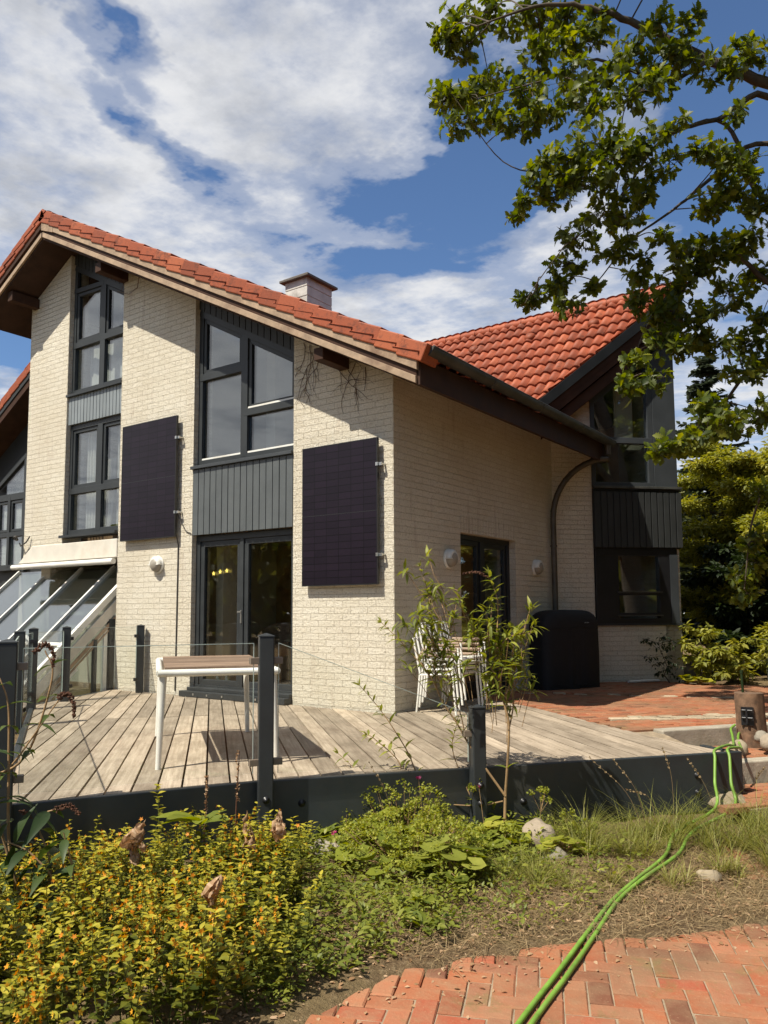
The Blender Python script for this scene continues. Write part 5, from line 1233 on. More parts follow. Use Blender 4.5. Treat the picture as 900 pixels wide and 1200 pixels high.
# ---------------------------------------------------------------- stones
def stone(c, r, sq, label, seed, tintm='rock'):
    b = MB(); n = 14; m = 9; vs = []
    for j in range(m+1):
        ph = PI*j/m
        for i in range(n):
            a = 2*PI*i/n; d = V(math.cos(a)*math.sin(ph), math.sin(a)*math.sin(ph), math.cos(ph))
            k = 1 + .32*mn.noise(Vector(d*1.6)+Vector((seed*3.1, 0, 0))) + .10*mn.noise(Vector(d*5)+Vector((seed, 2, 0)))
            vs.append(V(*c) + d*k*V(r, r*sq[0], r*sq[1]))
    b.add(vs, [(j*n+i, (j+1)*n+i, (j+1)*n+(i+1) % n, j*n+(i+1) % n) for j in range(m) for i in range(n)], True)
    return tag(b.build('stone', M[tintm]), label, 'stone', 'field stones along the bed and the steps')
stone((3.52, .34, .34), .10, (.85, .8), 'pale rounded stone beside the green hoses at the foot of the log', 1, 'cobble')
stone((3.78, .48, .40), .10, (1, .8), 'tan stone on the step right of the log', 2); stone((3.90, .62, .44), .10, (.9, .9), 'tan stone at the frame edge right of the log', 3)
stone((3.86, .20, .33), .07, (1, .7), 'small brown stone in front of the log', 4); stone((3.68, .62, .42), .07, (1, .8), 'small grey stone against the foot of the log', 11, 'granite')
stone((2.78, -2.30, .06), .135, (.7, .85), 'large tan stone behind the pale green rosette, below the deck edge', 5); stone((2.98, -2.50, .02), .085, (.8, .6), 'flat grey stone in front of the large tan stone', 6, 'granite')
stone((3.9, -2.35, .01), .075, (.7, .6), 'pale flat stone in the dry grass near the path', 7, 'cobble'); stone((3.34, -2.62, .0), .06, (.8, .6), 'small pale stone in the dry grass beside the hose', 8, 'cobble')
stone((1.72, -3.25, .03), .13, (.8, .5), 'flat grey stone in the shade under the deck board', 9, 'granite'); stone((3.66, -.66, .06), .16, (.9, .6), 'pale stone block at the right corner of the deck', 10, 'cobble')
stone((3.2, 4.7, .56), .14, (.9, .7), 'pale tan stone at the back edge of the patio under the bushes', 12, 'cobble')

# log post
lg = empty('log_post', 'short split log standing upright beside the steps', 'log', loc=(3.53, .86, .30))
LX, LY = 3.53, .86
b = MB(); n = 22; vs = []
for j, (z, k) in enumerate(((.28, 1.05), (.45, 1.0), (.60, .97), (.74, .98), (.80, .96))):
    for i in range(n):
        a = 2*PI*i/n; r = .135*k*(1+.06*math.sin(3*a)+.035*math.sin(7*a+1)-(.22 if i in (4, 5) else 0)); vs.append((LX+r*math.cos(a)+.03*(.8-z), LY+r*math.sin(a), z))
b.add(vs, [(j*n+i, j*n+(i+1) % n, (j+1)*n+(i+1) % n, (j+1)*n+i) for j in range(4) for i in range(n)], True); b.add(vs[-n:], [tuple(range(n))]); b.build('trunk', M['log'], lg)
b = MB(); d2 = unit(V(EYE[0]-LX, EYE[1]-LY, 0)); sx = V(-d2[1], d2[0], 0); c = V(LX, LY, .60)+d2*.13-sx*.01
b.obox(c - sx*.06 - V(0, 0, .09), sx*.11, d2*.02, V(0, 0, .17)); b.tube([c - sx*.05+d2*.03+V(0, 0, .05), c+sx*.04+d2*.05+V(0, 0, .05)], .012, 8); b.tube([c - sx*.05+d2*.03-V(0, 0, .02), c+sx*.04+d2*.05-V(0, 0, .02)], .012, 8); b.tube([c - sx*.01+d2*.04+V(0, 0, .06), c-sx*.01+d2*.045-V(0, 0, .07)], .012, 8)
b.build('bracket', M['black'], lg)
b = MB(); b.tube([(LX-.05, LY+.02, .80), (LX-.055, LY+.02, .98)], .012, 8); b.tube([(LX-.055, LY+.02, .98), (LX-.055, LY+.02, 1.01)], .016, 8); tag(b.build('sprayer', M['bigleaf']), 'small green rod standing on top of the log', 'rod')

# garden hose: one length laid double
b = MB()
def smooth(pts, n=10):
    P = [np.array(p, float) for p in pts]; out = []
    P = [2*P[0]-P[1]] + P + [2*P[-1]-P[-2]]
    for i in range(1, len(P)-2):
        for t in np.linspace(0, 1, n, endpoint=False):
            a, c, d, e = P[i-1], P[i], P[i+1], P[i+2]
            out.append(.5*((2*c) + (-a+d)*t + (2*a-5*c+4*d-e)*t*t + (-a+3*c-3*d+e)*t**3))
    out.append(P[-2]); return out
r_ = .0115; g_ = .014
OD = unit(OUT2)
def on_edge(t): return PK+(FR0-PK)*t+OUT2*.05
h1 = [(3.78, -5.1, g_), (3.70, -4.45, g_), (3.655, -4.0, g_), (3.60, -3.5, g_), (3.56, -3.05, g_+.004), (3.575, -2.65, .035), (3.60, -2.2, .055), (3.52, -1.65, .065), tuple(on_edge(.895)+OD*.22+V(0, 0, .10)), tuple(on_edge(.92)+OD*.11+V(0, 0, .27)), tuple(on_edge(.938)+OD*.035+V(0, 0, .43)), tuple(on_edge(.952)-OD*.03+V(0, 0, .480)), (3.58, -.30, .472), (3.55, .05, .42), (3.45, .50, .43), (3.40, .68, .47), (3.42, .76, .50)]
h2 = [(3.83, -5.1, g_+.002), (3.745, -4.45, g_), (3.70, -4.0, g_), (3.640, -3.5, g_), (3.59, -3.05, g_+.008), (3.615, -2.65, .045), (3.665, -2.15, .06), (3.62, -1.6, .07), tuple(on_edge(.935)+OD*.24+V(0, 0, .10)), tuple(on_edge(.957)+OD*.12+V(0, 0, .26)), tuple(on_edge(.974)+OD*.035+V(0, 0, .43)), tuple(on_edge(.986)-OD*.04+V(0, 0, .480)), (3.66, -.30, .46), (3.62, .02, .40), (3.52, .40, .41), (3.48, .60, .43), (3.46, .74, .43)]
b.tube(smooth(h1), r_, 10); b.tube(smooth(h2), r_, 10)
tag(b.build('garden_hose', M['hose']), 'bright green garden hose laid double across the path and over the deck corner', 'hose')

# ---------------------------------------------------------------- oak overhanging from the right
oak = empty('oak_tree', 'oak tree reaching its leafy branches in from the right above the roof', 'tree', loc=(OAK_LIMBS[0][0][0], OAK_LIMBS[0][0][1], .3))
b = MB(); samples = []
first = OAK_LIMBS[0][0]
for li, limb in enumerate(OAK_LIMBS):
    pts = [V(*p[:3]) for p in limb]; rad = [p[3] for p in limb]
    if li == 0: pts = [V(first[0], first[1], -.1), V(first[0]+.02, first[1], .5)] + pts[1:]; rad = [.34, .27] + rad[1:]
    sm = smooth(pts, 6); rr = np.interp(np.linspace(0, 1, len(sm)), np.linspace(0, 1, len(rad)), rad)
    sm = [p + (rvec()*.035*min(1, r_*12) if 0 < i < len(sm)-1 and li else 0) for i, (p, r_) in enumerate(zip(sm, rr))]
    b.tube(sm, list(rr), 10 if li else 16)
    if li: samples += [(p, r_) for p, r_ in zip(sm, rr)]
b.build('trunk', M['bark'], oak)
SP = np.array([p for p, _ in samples])
tw = MB(); lv = Leaves(*OAK_T)
for cx_, cy_, cz_, cr in OAK_CLUSTERS:
    c = V(cx_, cy_, cz_); i = int(np.argmin(np.linalg.norm(SP-c, axis=1) + .25*np.maximum(0, c[2]-SP[:, 2]))); src = SP[i]
    L_ = np.linalg.norm(c-src)
    if L_ > .08:
        mid = (src+c)/2 + rvec()*.10*L_ + V(0, 0, .08*L_); tw.tube(smooth([src, mid, c], 5), list(np.linspace(min(.014, .004+.006*L_), .0035, 11)), 5, cap=False)
    axis = unit(c-src + V(.001, 0, 0)); nros = max(7, int(25*(cr/.22)**1.6))
    for k in range(nros):
        q = c + rvec()*cr*random.random()**.5*V(1.1, 1.1, .8); tw_d = unit((q-c)*1.2/cr + axis*.5 + rvec()*.5 - V(0, 0, .15))
        st = c + (q-c)*.15; tw.tube([st, (st+q)/2+rvec()*.03, q], [.0035, .0028, .002], 4, cap=False)
        hb = random.random(); nl = random.randint(5, 8)
        a1 = unit(np.cross(tw_d, V(.2, .1, 1))); a2 = np.cross(tw_d, a1)
        for m_ in range(nl):
            a = 2*PI*m_/nl + random.uniform(-.4, .4); out = a1*math.cos(a)+a2*math.sin(a)
            d = unit(tw_d*random.uniform(.15, .8) + out + V(0, 0, random.uniform(-.25, .05)))
            nrm = unit(V(0, 0, 1)*.6 + tw_d*.5 + rvec()*.75); s = random.choice((random.uniform(.045, .08), random.uniform(.075, .12), random.uniform(.09, .13)))
            lv.add(q + tw_d*random.uniform(-.03, .02), d, nrm, (s, s*1.05, s), min(1, max(0, random.gauss(.40+.28*hb, .2))))
lv.build('crown', M['oak'], oak); tw.build('twig', M['bark'], oak)

# ---------------------------------------------------------------- trees and bushes behind
def conifer(x, y, z0, h, r, label, mat='spruce', seed=1, dens=1.0):
    t = empty('spruce_tree', label, 'tree', 'trees behind the wing', loc=(x, y, z0)); b = MB()
    b.tube([(x, y, z0), (x+.03, y, z0+h*.5), (x, y, z0+h*.98)], [.11, .07, .012], 8); b.build('trunk', M['bark'], t)
    lv = Leaves(*NEEDLE_T); z = z0+.35; br = MB()
    while z < z0+h-.1:
        f = 1-(z-z0)/h; nb = int(7+4*f)
        for k in range(nb):
            a = random.uniform(0, 2*PI); l = r*(f**.8)*random.uniform(.65, 1.1)+.12; d = V(math.cos(a), math.sin(a), 0)
            p0 = V(x, y, z+random.uniform(-.1, .1)); n = max(4, int(l/.06)); pts = []
            for i in range(n+1):
                u = i/n; p = p0 + d*l*u + V(0, 0, -.28*l*u + .26*l*u*u); pts.append(p)
                for s in (-1, 1):
                    for q in range(int(2*dens+.5)):
                        sd = unit(V(-d[1], d[0], 0)*s*random.uniform(.4, 1.1) + d*random.uniform(.2, .9) + V(0, 0, random.uniform(-.35, .35)))
                        lv.add(p + rvec()*.02, sd, V(0, 0, 1)+rvec()*.4, (random.uniform(.13, .24)*(1.1-.4*u), .16, .12), min(1, max(0, random.gauss(.35+.4*u, .2))))
            br.tube(pts[::max(1, n//4)], .008, 4, cap=False)
        z += .16 + .10*f
    br.build('branches', M['bark'], t); lv.build('crown', M[mat], t); return t
conifer(.95, 11.2, .3, 7.05, 1.75, 'slim grey-green spruce rising behind the yellow-green thicket tree')
conifer(3.1, 14.5, .3, 6.6, 2.0, 'darker spruce far behind the thicket at the right frame edge')
def broad(name, x, y, z0, h, r, label, mat, leaf, n, tr=.06, lean=(0, 0), group=None, cat='tree', tint0=.25, zlow=.15, kind_T=OVATE_T, flat=.5):
    t = empty(name, label, cat, group, loc=(x, y, z0)); b = MB(); lv = Leaves(*kind_T)
    nb = int(10+h*5); tips = []
    trunk = [V(x+lean[0]*u, y+lean[1]*u, z0+h*.92*u) + (rvec()*.06*V(1, 1, 0) if 0 < u < 1 else 0) for u in np.linspace(0, 1, 7)]
    b.tube(trunk, list(np.linspace(tr, tr*.15, 7)), 8)
    for k in range(nb):
        u = zlow + (1-zlow)*(k+random.random())/nb*.95; i = min(5, int(u*6)); p0 = trunk[i]+(trunk[i+1]-trunk[i])*(u*6-i)
        a = k*2.4+random.uniform(-.5, .5); prof = math.sin(PI*min(1, .18+.82*(1-u)**.85))**.7 if u > .3 else .75+.25*u
        l = r*max(.25, prof)*random.uniform(.7, 1.15); d = unit(V(math.cos(a), math.sin(a), random.uniform(.05, .5)))
        pts = [p0]
        for j in range(5):
            d = unit(d + rvec()*.22 + V(0, 0, -.06)); pts.append(pts[-1]+d*l/5)
        b.tube(pts, list(np.linspace(tr*.35, .004, 6)), 5, cap=False); tips.append(pts)
    per = n//nb
    for pts in tips:
        for k in range(per):
            j = random.choice((1, 2, 2, 3, 3, 4, 4, 4)); f = random.random(); base = pts[j]+(pts[j+1]-pts[j])*f
            if random.random() < .85:
                # side sprays: leaves gathered along short flat twigs
                h_ = hash((round(base[0]*3), round(base[1]*3), round(base[2]*3))) % 100/100
            else: h_ = .5
            sp = rvec()*V(1, 1, flat)*random.uniform(.02, .30)*r/1.2
            p = base+sp; lv.add(p, unit(sp+rvec()*.5*np.linalg.norm(sp)+V(0, 0, -.02)), V(0, 0, 1)+rvec()*.55, leaf*random.uniform(.7, 1.3), min(1, max(0, random.gauss(tint0+.35*h_, .16))))
    b.build('branches', M['bark'], t); lv.build('crown', M[mat], t); return t
broad('thicket_tree', 1.55, 9.2, .4, 4.9, 1.35, 'airy yellow-green tree growing close beside the wing', 'bgleaf', 0.08, 30000, .07, group='trees behind the wing', flat=.45, tint0=.42)
broad('thicket_tree', 2.85, 7.9, .45, 4.5, 1.3, 'sunlit yellow-green tree at the right frame edge, behind the oak leaves', 'bgleaf', 0.08, 34000, .06, group='trees behind the wing', flat=.45, tint0=.45)
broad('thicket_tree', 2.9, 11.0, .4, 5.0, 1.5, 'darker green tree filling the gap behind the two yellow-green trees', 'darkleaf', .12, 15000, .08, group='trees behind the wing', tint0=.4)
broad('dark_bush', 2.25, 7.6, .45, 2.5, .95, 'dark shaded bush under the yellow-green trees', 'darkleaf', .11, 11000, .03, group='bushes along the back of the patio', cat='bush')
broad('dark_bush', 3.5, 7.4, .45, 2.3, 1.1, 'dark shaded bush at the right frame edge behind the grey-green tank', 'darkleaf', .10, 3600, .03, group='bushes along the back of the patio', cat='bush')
broad('leafy_bush', 1.86, 5.85, .45, .98, .34, 'bright yellow-green leafy bush at the corner of the wing', 'bgleaf', .09, 900, .018, group='bushes along the back of the patio', cat='bush', tint0=.45)
broad('leafy_bush', 2.30, 5.80, .45, .62, .40, 'low sunlit yellow-green bush left of the grey-green tank', 'bgleaf', .10, 950, .018, group='bushes along the back of the patio', cat='bush', tint0=.5)
broad('leafy_bush', 2.80, 6.45, .45, .85, .40, 'loose pale bush standing in front of the grey-green tank', 'bgleaf', .085, 700, .015, group='bushes along the back of the patio', cat='bush', tint0=.35)
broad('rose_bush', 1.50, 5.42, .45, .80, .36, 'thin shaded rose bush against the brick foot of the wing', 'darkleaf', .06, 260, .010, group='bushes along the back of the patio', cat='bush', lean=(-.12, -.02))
def heucht(x, y, z, r, n, label, leaf, mat):
    t = empty('rosette_plant', label, 'plant', None, loc=(x, y, z)); lv = Leaves(*ROUND_T); b = MB()
    for k in range(n):
        a = random.uniform(0, 2*PI); rr = r*random.random()**.6; p = V(x+rr*math.cos(a), y+rr*math.sin(a), z+r*.75*(1-(rr/r)**2*.6)*random.uniform(.6, 1.1))
        b.tube([(x, y, z), (p+V(x, y, z))/2+V(0, 0, .03), p], .003, 4, cap=False); s = leaf*random.uniform(.7, 1.25)
        lv.add(p, V(math.cos(a), math.sin(a), -.15), V(math.cos(a)*.35, math.sin(a)*.35, 1)+rvec()*.3, s, random.gauss(.5, .2))
    b.build('stem', M['twig'], t); lv.build('foliage', M[mat], t); return t
heucht(1.78, 5.42, .45, .16, 22, 'pale rounded rosette plant at the edge of the patio under the bright bush', .07, 'loose'); heucht(1.98, 5.36, .45, .15, 20, 'pale rounded rosette plant on the patio edge, right of its twin', .07, 'loose')
b = MB(); b.lathe((3.08, 6.35, .45), [(.30, 0), (.33, .05), (.33, .38), (.30, .44), (.001, .47)], n=26); tag(b.build('rain_tank', M['tank']), 'grey-green rounded rain tank behind the bushes at the right edge', 'tank')

# woodland around the garden, seen in the panes, plus an unseen row added to block sky light
wl_ = Leaves(*CLUMP_T)
for k in range(15000):
    u = random.random()
    if u < .55: x = random.uniform(-52, 12); y = -27+random.uniform(-4, 4); top = 6.2+1.5*mn.noise(Vector((x*.14, 3, 0)))+1.0*mn.noise(Vector((x*.5, 1, 0)))
    elif u < .85: y = random.uniform(-5, 15); x = 9.8+random.uniform(-1.6, 2.0); top = 10.5+2.0*mn.noise(Vector((5, y*.2, 0)))  # right row out of view, set close and tall to cut sky light
    else: x = random.uniform(-9, 12); y = 24+random.uniform(-2, 3); top = 6.5+1.5*mn.noise(Vector((x*.3, 9, 0)))
    z = .2+top*random.random()**.75; wl_.add(V(x, y, z), rvec(), rvec(), random.uniform(.45, 1.0), min(1, max(0, random.gauss(.5, .25))))
tag(wl_.build('woodland', M['wood_edge']), 'dark woodland around the garden, showing in gaps behind the trees and mirrored in the panes, with an unseen right row added to darken the side wall', 'woodland', kind='stuff')

# ---------------------------------------------------------------- bush in front of the deck
sh = empty('butterfly_bush', 'young sunlit bush with long narrow leaves growing in front of the deck', 'bush', loc=(2.50, -2.25, .0))
SO, SN, ST = V(2.50, -2.25, 0), V(.456, -.89, 0), V(.89, .456, 0)
b = MB(); lv = Leaves(*LANCE_T); spk = MB()
for si, stp in enumerate(SH_STEMS):
    jit = random.uniform(-.12, .12) if si else 0
    pts = [SO + ST*s + V(0, 0, z) + SN*(jit*min(1, z*1.2)+random.gauss(0, .01)) for s, z in stp]
    if si > 0:                                                # start on the parent stem
        pass
    sm = smooth(pts, 6); n = len(sm); r0 = .013 if si in (0,) else (.010 if si in (2,) else .006)
    b.tube(sm, list(np.linspace(r0, .0022, n)), 6, cap=False)
    L_ = sum(np.linalg.norm(np.array(sm[i+1])-sm[i]) for i in range(n-1)); s_ = 0; last = 0; rot = random.random()*3
    for i in range(n-1):
        s_ += np.linalg.norm(sm[i+1]-sm[i]); u = s_/L_
        zz_ = sm[i][2]
        dens = .030 if zz_ > 1.05 or u > .75 else .085
        if si == 0 and zz_ < .9 or (si == 2 and zz_ < .7): dens = .5
        if s_-last > dens:
            last = s_; rot += PI/2; t = unit(sm[i+1]-sm[i]); a1 = unit(np.cross(t, V(.3, .2, .9))); a2 = np.cross(t, a1)
            for sg in (0, PI):
                nn_ = 2 if zz_ > 1.0 and random.random() < .55 else 1
                for _ in range(nn_):
                    d = unit((a1*math.cos(rot+sg+random.gauss(0, .3))+a2*math.sin(rot+sg+random.gauss(0, .3))) + t*random.uniform(.2, .9))
                    s = random.uniform(.07, .12)*(1.1 if u < .8 else .8)
                    lv.add(sm[i], d, V(0, 0, 1)+rvec()*.25, (s, s*1.05, s), min(1, max(0, random.gauss(.5, .26))))
    for _ in range(6):
        d = unit(unit(sm[-1]-sm[-2]) + rvec()*.6); lv.add(sm[-1], d, rvec()+V(0, 0, .6), random.uniform(.035, .07), random.gauss(.75, .15))
# side tufts that fill the crown
for k in range(84):
    s, z = (random.gauss(-.07, .17), random.gauss(1.34, .18)) if k % 5 < 3 else (random.gauss(-.47, .11), random.gauss(1.48, .20)); p = SO + ST*s + SN*random.gauss(0, .1) + V(0, 0, z)
    if s < -.75 or s > .24: continue
    for _ in range(8):
        d = unit(rvec()+V(0, 0, .35)); lv.add(p+rvec()*.02, d, V(0, 0, 1)+rvec()*.3, random.uniform(.065, .12), min(1, max(0, random.gauss(.5, .26))))
    q = SO + ST*(s*.75-.02) + V(0, 0, z-.25); b.tube([q, (q+p)/2+rvec()*.02, p], .0028, 4, cap=False)
def spike(bm, pts, r=.016):
    sm = smooth(pts, 5)
    for i, p in enumerate(sm):
        rr = r*(1-.6*i/len(sm))
        for _ in range(7): 
            d = rvec(); bm.lathe(p+d*rr*.7, [(.001, -.006), (.006, 0), (.001, .008)], axis=d, n=5)
spike(spk, [SO+ST*-.09+V(0, 0, 1.84), SO+ST*-.16+V(0, 0, 1.88), SO+ST*-.26+V(0, 0, 1.87)], .014)
b.build('stem', M['twig'], sh); lv.build('foliage', M['shrubleaf'], sh); spk.build('seed_head', M['spike'], sh)

# bush at the left edge, nearer the camera
bb = empty('butterfly_bush', 'bush with broad drooping leaves and brown seed spikes at the left frame edge', 'bush', loc=(1.55, -5.1, 0))
BO = V(1.55, -5.12, 0); BR_ = rgt; BF = V(-fwd[0], -fwd[1], 0); K_ = 1/236.0; bx0, by0 = 92.0, 1110.0
def bp(px, py, d=0.0): return BO + BR_*(px-bx0)*K_ + V(0, 0, (by0-py)*K_*.985) + BF*d
b = MB(); lv = Leaves(*LANCE_T); spk = MB()
for pts, dens, ls in (([(60, 1105), (40, 1000), (36, 900), (33, 835), (22, 803)], .085, .10), ([(50, 1105), (-10, 950), (40, 905), (60, 868), (76, 800), (66, 772)], .13, .085), ([(80, 1108), (84, 1020), (66, 970), (92, 955)], .05, .17),
                      ([(70, 1108), (36, 980), (20, 930), (8, 880)], .06, .16), ([(40, 1105), (0, 965), (48, 893), (92, 828)], .16, .08), ([(85, 1105), (96, 1040), (70, 1000), (40, 985)], .05, .18), ([(100, 1105), (118, 1030), (110, 975)], .05, .12)):
    dd = random.uniform(-.12, .15); sm = smooth([bp(x, y, dd*min(1, (1110-y)/150)) for x, y in pts], 7); n = len(sm)
    b.tube(sm, list(np.linspace(.009, .003, n)), 6, cap=False); s_ = 0; last = .12; rot = 0
    for i in range(n-1):
        s_ += np.linalg.norm(sm[i+1]-sm[i])
        if s_-last > dens:
            last = s_; rot += PI/2; t = unit(sm[i+1]-sm[i]); a1 = unit(np.cross(t, V(.3, .2, .9))); a2 = np.cross(t, a1)
            for sg in (0, PI):
                d = unit(a1*math.cos(rot+sg)+a2*math.sin(rot+sg) + t*random.uniform(.0, .5) + V(0, 0, -.1)); s = ls*random.uniform(.75, 1.25)
                lv.add(sm[i], d, V(0, 0, 1)+rvec()*.35, (s, s*1.25, s*1.2), min(1, max(0, random.gauss(.4 if ls > .12 else .8, .22))))
for pts in ([(62, 772), (72, 764), (82, 772), (83, 789)], [(92, 826), (100, 822), (108, 832), (109, 848)], [(18, 803), (8, 796), (-4, 800)], [(92, 955), (106, 950), (118, 960)], [(62, 962), (52, 956)]):
    spk = MB(); spike(spk, [bp(x, y, .02) for x, y in pts], .017); spk.build('seed_head', M['spike'], bb)
b.build('stem', M['twig'], bb); lv.build('foliage', M['bigleaf'], bb)

# ---------------------------------------------------------------- flower bed
def zone(x, y):
    e = 1.74 + (-3.5-y)*.82
    if edge_dist(x, y) > -.03: return False
    return x < e + .10*mn.noise(Vector((x*4, y*4, 0))) and y > -6.4 and (x > .55) and np.dot(V(x, y)-PK[:2], OUT1[:2]) > .14 and np.dot(V(x, y)-PK[:2], OUT2[:2]) > .14 and (x-1.0)*.9+(y+5.6)*.55 > -.6
st = MB(); lv = Leaves(*OVATE_T); fl = Leaves(*FLOWER_T)
cnt = 0
while cnt < 760:
    x, y = random.uniform(.4, 3.6), random.uniform(-6.4, -3.1)
    if not zone(x, y): continue
    cnt += 1
    edge = (1.74+(-3.5-y)*.82) - x; hmax = .25 + .14*S_(edge/.6) + .09*mn.noise(Vector((x*2.2, y*2.2, 5)))
    h = hmax*random.uniform(.7, 1.1)
    fd = min(np.dot(V(x, y)-PK[:2], OUT1[:2]), 9); h *= .62 + .38*S_((fd-.15)/.75)
    if random.random() < .05: h *= random.uniform(1.25, 1.65)
    g = ground_h(x, y); lean = V(random.gauss(0, .16), random.gauss(0, .16), 0); lsz = random.choice((.65, .85, .95, 1.1, 1.35)); p0 = V(x, y, g); top = p0 + lean*h*2 + V(0, 0, h); mid = (p0+top)/2 + rvec()*.02
    sm = smooth([p0, mid, top], 7); st.tube(sm, list(np.linspace(.0032, .0016, len(sm))), 4, cap=False)
    n = int(h/.020); rot = random.random()*3
    for k in range(n):
        u = (k+1)/n; 
        if u < .2: continue
        i = min(len(sm)-2, int(u*(len(sm)-1))); p = sm[i] + (sm[i+1]-sm[i])*(u*(len(sm)-1)-i); rot += 1.0
        for q in range(2):
            a = rot + q*PI + random.gauss(0, .25); d = V(math.cos(a), math.sin(a), random.uniform(.1, .6)); s = (.046*(1-.55*u)+.008)*random.uniform(.75, 1.3)*lsz
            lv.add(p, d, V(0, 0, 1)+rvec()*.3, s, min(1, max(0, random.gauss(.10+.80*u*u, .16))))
        if u > .45 and random.random() < .62 and (mn.noise(Vector((x*2.3, y*2.3, 11))) > -.08):
            a = random.uniform(0, 2*PI); d = V(math.cos(a), math.sin(a), random.uniform(.0, .8)); fl.add(p+unit(d)*.016, unit(np.cross(d, V(.3, .1, 1))), unit(d), random.uniform(.010, .0155), min(1, max(0, random.gauss(.42, .32))))
bed = empty('loosestrife_bed', 'mass of yellow flowering loosestrife filling the front left bed', 'flower bed', loc=(1.9, -4.7, 0)); bed['kind'] = 'stuff'
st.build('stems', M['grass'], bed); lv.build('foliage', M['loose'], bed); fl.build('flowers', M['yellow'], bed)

# lady's mantle and its lime froth
def mantle(x, y, r, h, label, nl=26, nf=1100, leaf=.075):
    t = empty('lime_flower_clump', label, 'plant', 'lime green flowering clumps below the deck', loc=(x, y, 0)); g = ground_h(x, y); lv = Leaves(*ROUND_T); b = MB(); fr = Leaves(*FLOWER_T)
    for k in range(nl):
        a = random.uniform(0, 2*PI); rr = r*random.random()**.55; p = V(x+rr*math.cos(a), y+rr*math.sin(a), g+h*.55*random.uniform(.5, 1.1)*(1-.4*(rr/r)**2))
        b.tube([(x+.3*rr*math.cos(a), y+.3*rr*math.sin(a), g), p], .0025, 4, cap=False); s = leaf*random.uniform(.6, 1.3)
        lv.add(p, V(math.cos(a), math.sin(a), -.2), V(math.cos(a)*.4, math.sin(a)*.4, 1)+rvec()*.35, s, random.gauss(.3, .2))
    for k in range(nf//26):
        a = random.uniform(0, 2*PI); rr = r*1.05*random.random()**.5; c = V(x+rr*math.cos(a), y+rr*math.sin(a), g+h*random.uniform(.55, 1.05)*(1-.45*(rr/r)**2))
        b.tube([(x+.4*rr*math.cos(a), y+.4*rr*math.sin(a), g), c], .0016, 4, cap=False)
        for q in range(26):
            o = rvec()*V(1, 1, .6)*random.uniform(.01, .055); fr.add(c+o, rvec(), rvec()+V(0, 0, 1.2), random.uniform(.007, .013), min(1, max(0, random.gauss(.55, .25))))
    b.build('stem', M['twig'], t); lv.build('foliage', M['lime'], t); fr.build('flowers', M['lime'], t); return t
mantle(2.02, -2.80, .34, .42, 'tall lime green flowering clump against the deck board, nearest its middle', 30, 2200)
mantle(2.30, -3.15, .44, .34, 'broad lime green flowering clump in the middle of the bed', 44, 3000)
mantle(1.72, -3.08, .22, .22, 'small lime green clump in the shade beside the loosestrife', 16, 600)
mantle(2.62, -2.62, .20, .20, 'low sparse lime green clump in front of the tan stone', 14, 350)
def head(x, y, h, n, label):
    t = empty('lime_flower', label, 'plant', 'tall lime green flower heads below the deck', loc=(x, y, 0)); b = MB(); fr = Leaves(*FLOWER_T); g = ground_h(x, y)
    for k in range(n):
        c = V(x, y, g+h) + rvec()*V(.07, .07, .06); b.tube([(x, y, g), (x, y, g+h*.6), c], .002, 4, cap=False)
        for q in range(34): fr.add(c+rvec()*random.uniform(.005, .03), rvec(), rvec()+V(0, 0, 1), random.uniform(.007, .012), random.gauss(.6, .2))
    b.build('stem', M['twig'], t); fr.build('flowers', M['lime'], t)
head(2.30, -2.33, .33, 8, 'lime green flower head left of the bush stem, against the deck board'); head(2.72, -2.12, .27, 6, 'lime green flower head standing alone right of the bush stem'); head(2.92, -2.05, .16, 5, 'lime green flower head low under the deck board, among the grass')
heucht(2.55, -2.42, ground_h(2.55, -2.42), .20, 24, 'pale green plant with round scalloped leaves at the foot of the bush', .065, 'lime')
heucht(2.66, -3.30, ground_h(2.66, -3.3), .24, 18, 'green plant with large round leaves in the middle of the bed', .075, 'shrubleaf')
heucht(3.02, -2.42, ground_h(3.02, -2.42), .14, 14, 'pale green round-leaved plant right of the large tan stone', .055, 'lime')
# broad leafed plants
def bigleaf(x, y, z, n, s, label, mat='lime', spread=.6):
    t = empty('broad_leaf_plant', label, 'plant', 'broad leaved plants in the bed', loc=(x, y, z)); lv = Leaves(*blade_template([.02, .16, .22, .25, .24, .27, .20, .15, .03], droop=.45, fold=.3)); 
    for k in range(n):
        a = 2*PI*k/n+random.gauss(0, .4); d = V(math.cos(a)*spread, math.sin(a)*spread, random.uniform(.25, .9)); lv.add(V(x, y, z)+d*.02, unit(d), V(0, 0, 1)+rvec()*.3, s*random.uniform(.6, 1.15), random.gauss(.12, .15))
    lv.build('foliage', M[mat], t)
bigleaf(2.92, -3.98, .02, 6, .15, 'broad leaved green weed at the edge of the brick path'); bigleaf(2.72, -3.72, .02, 6, .17, 'broad leaved weed left of the one at the path edge')
bigleaf(1.66, -4.30, .40, 9, .20, 'pale broad leaved plant rising out of the loosestrife', 'lime', .8); 
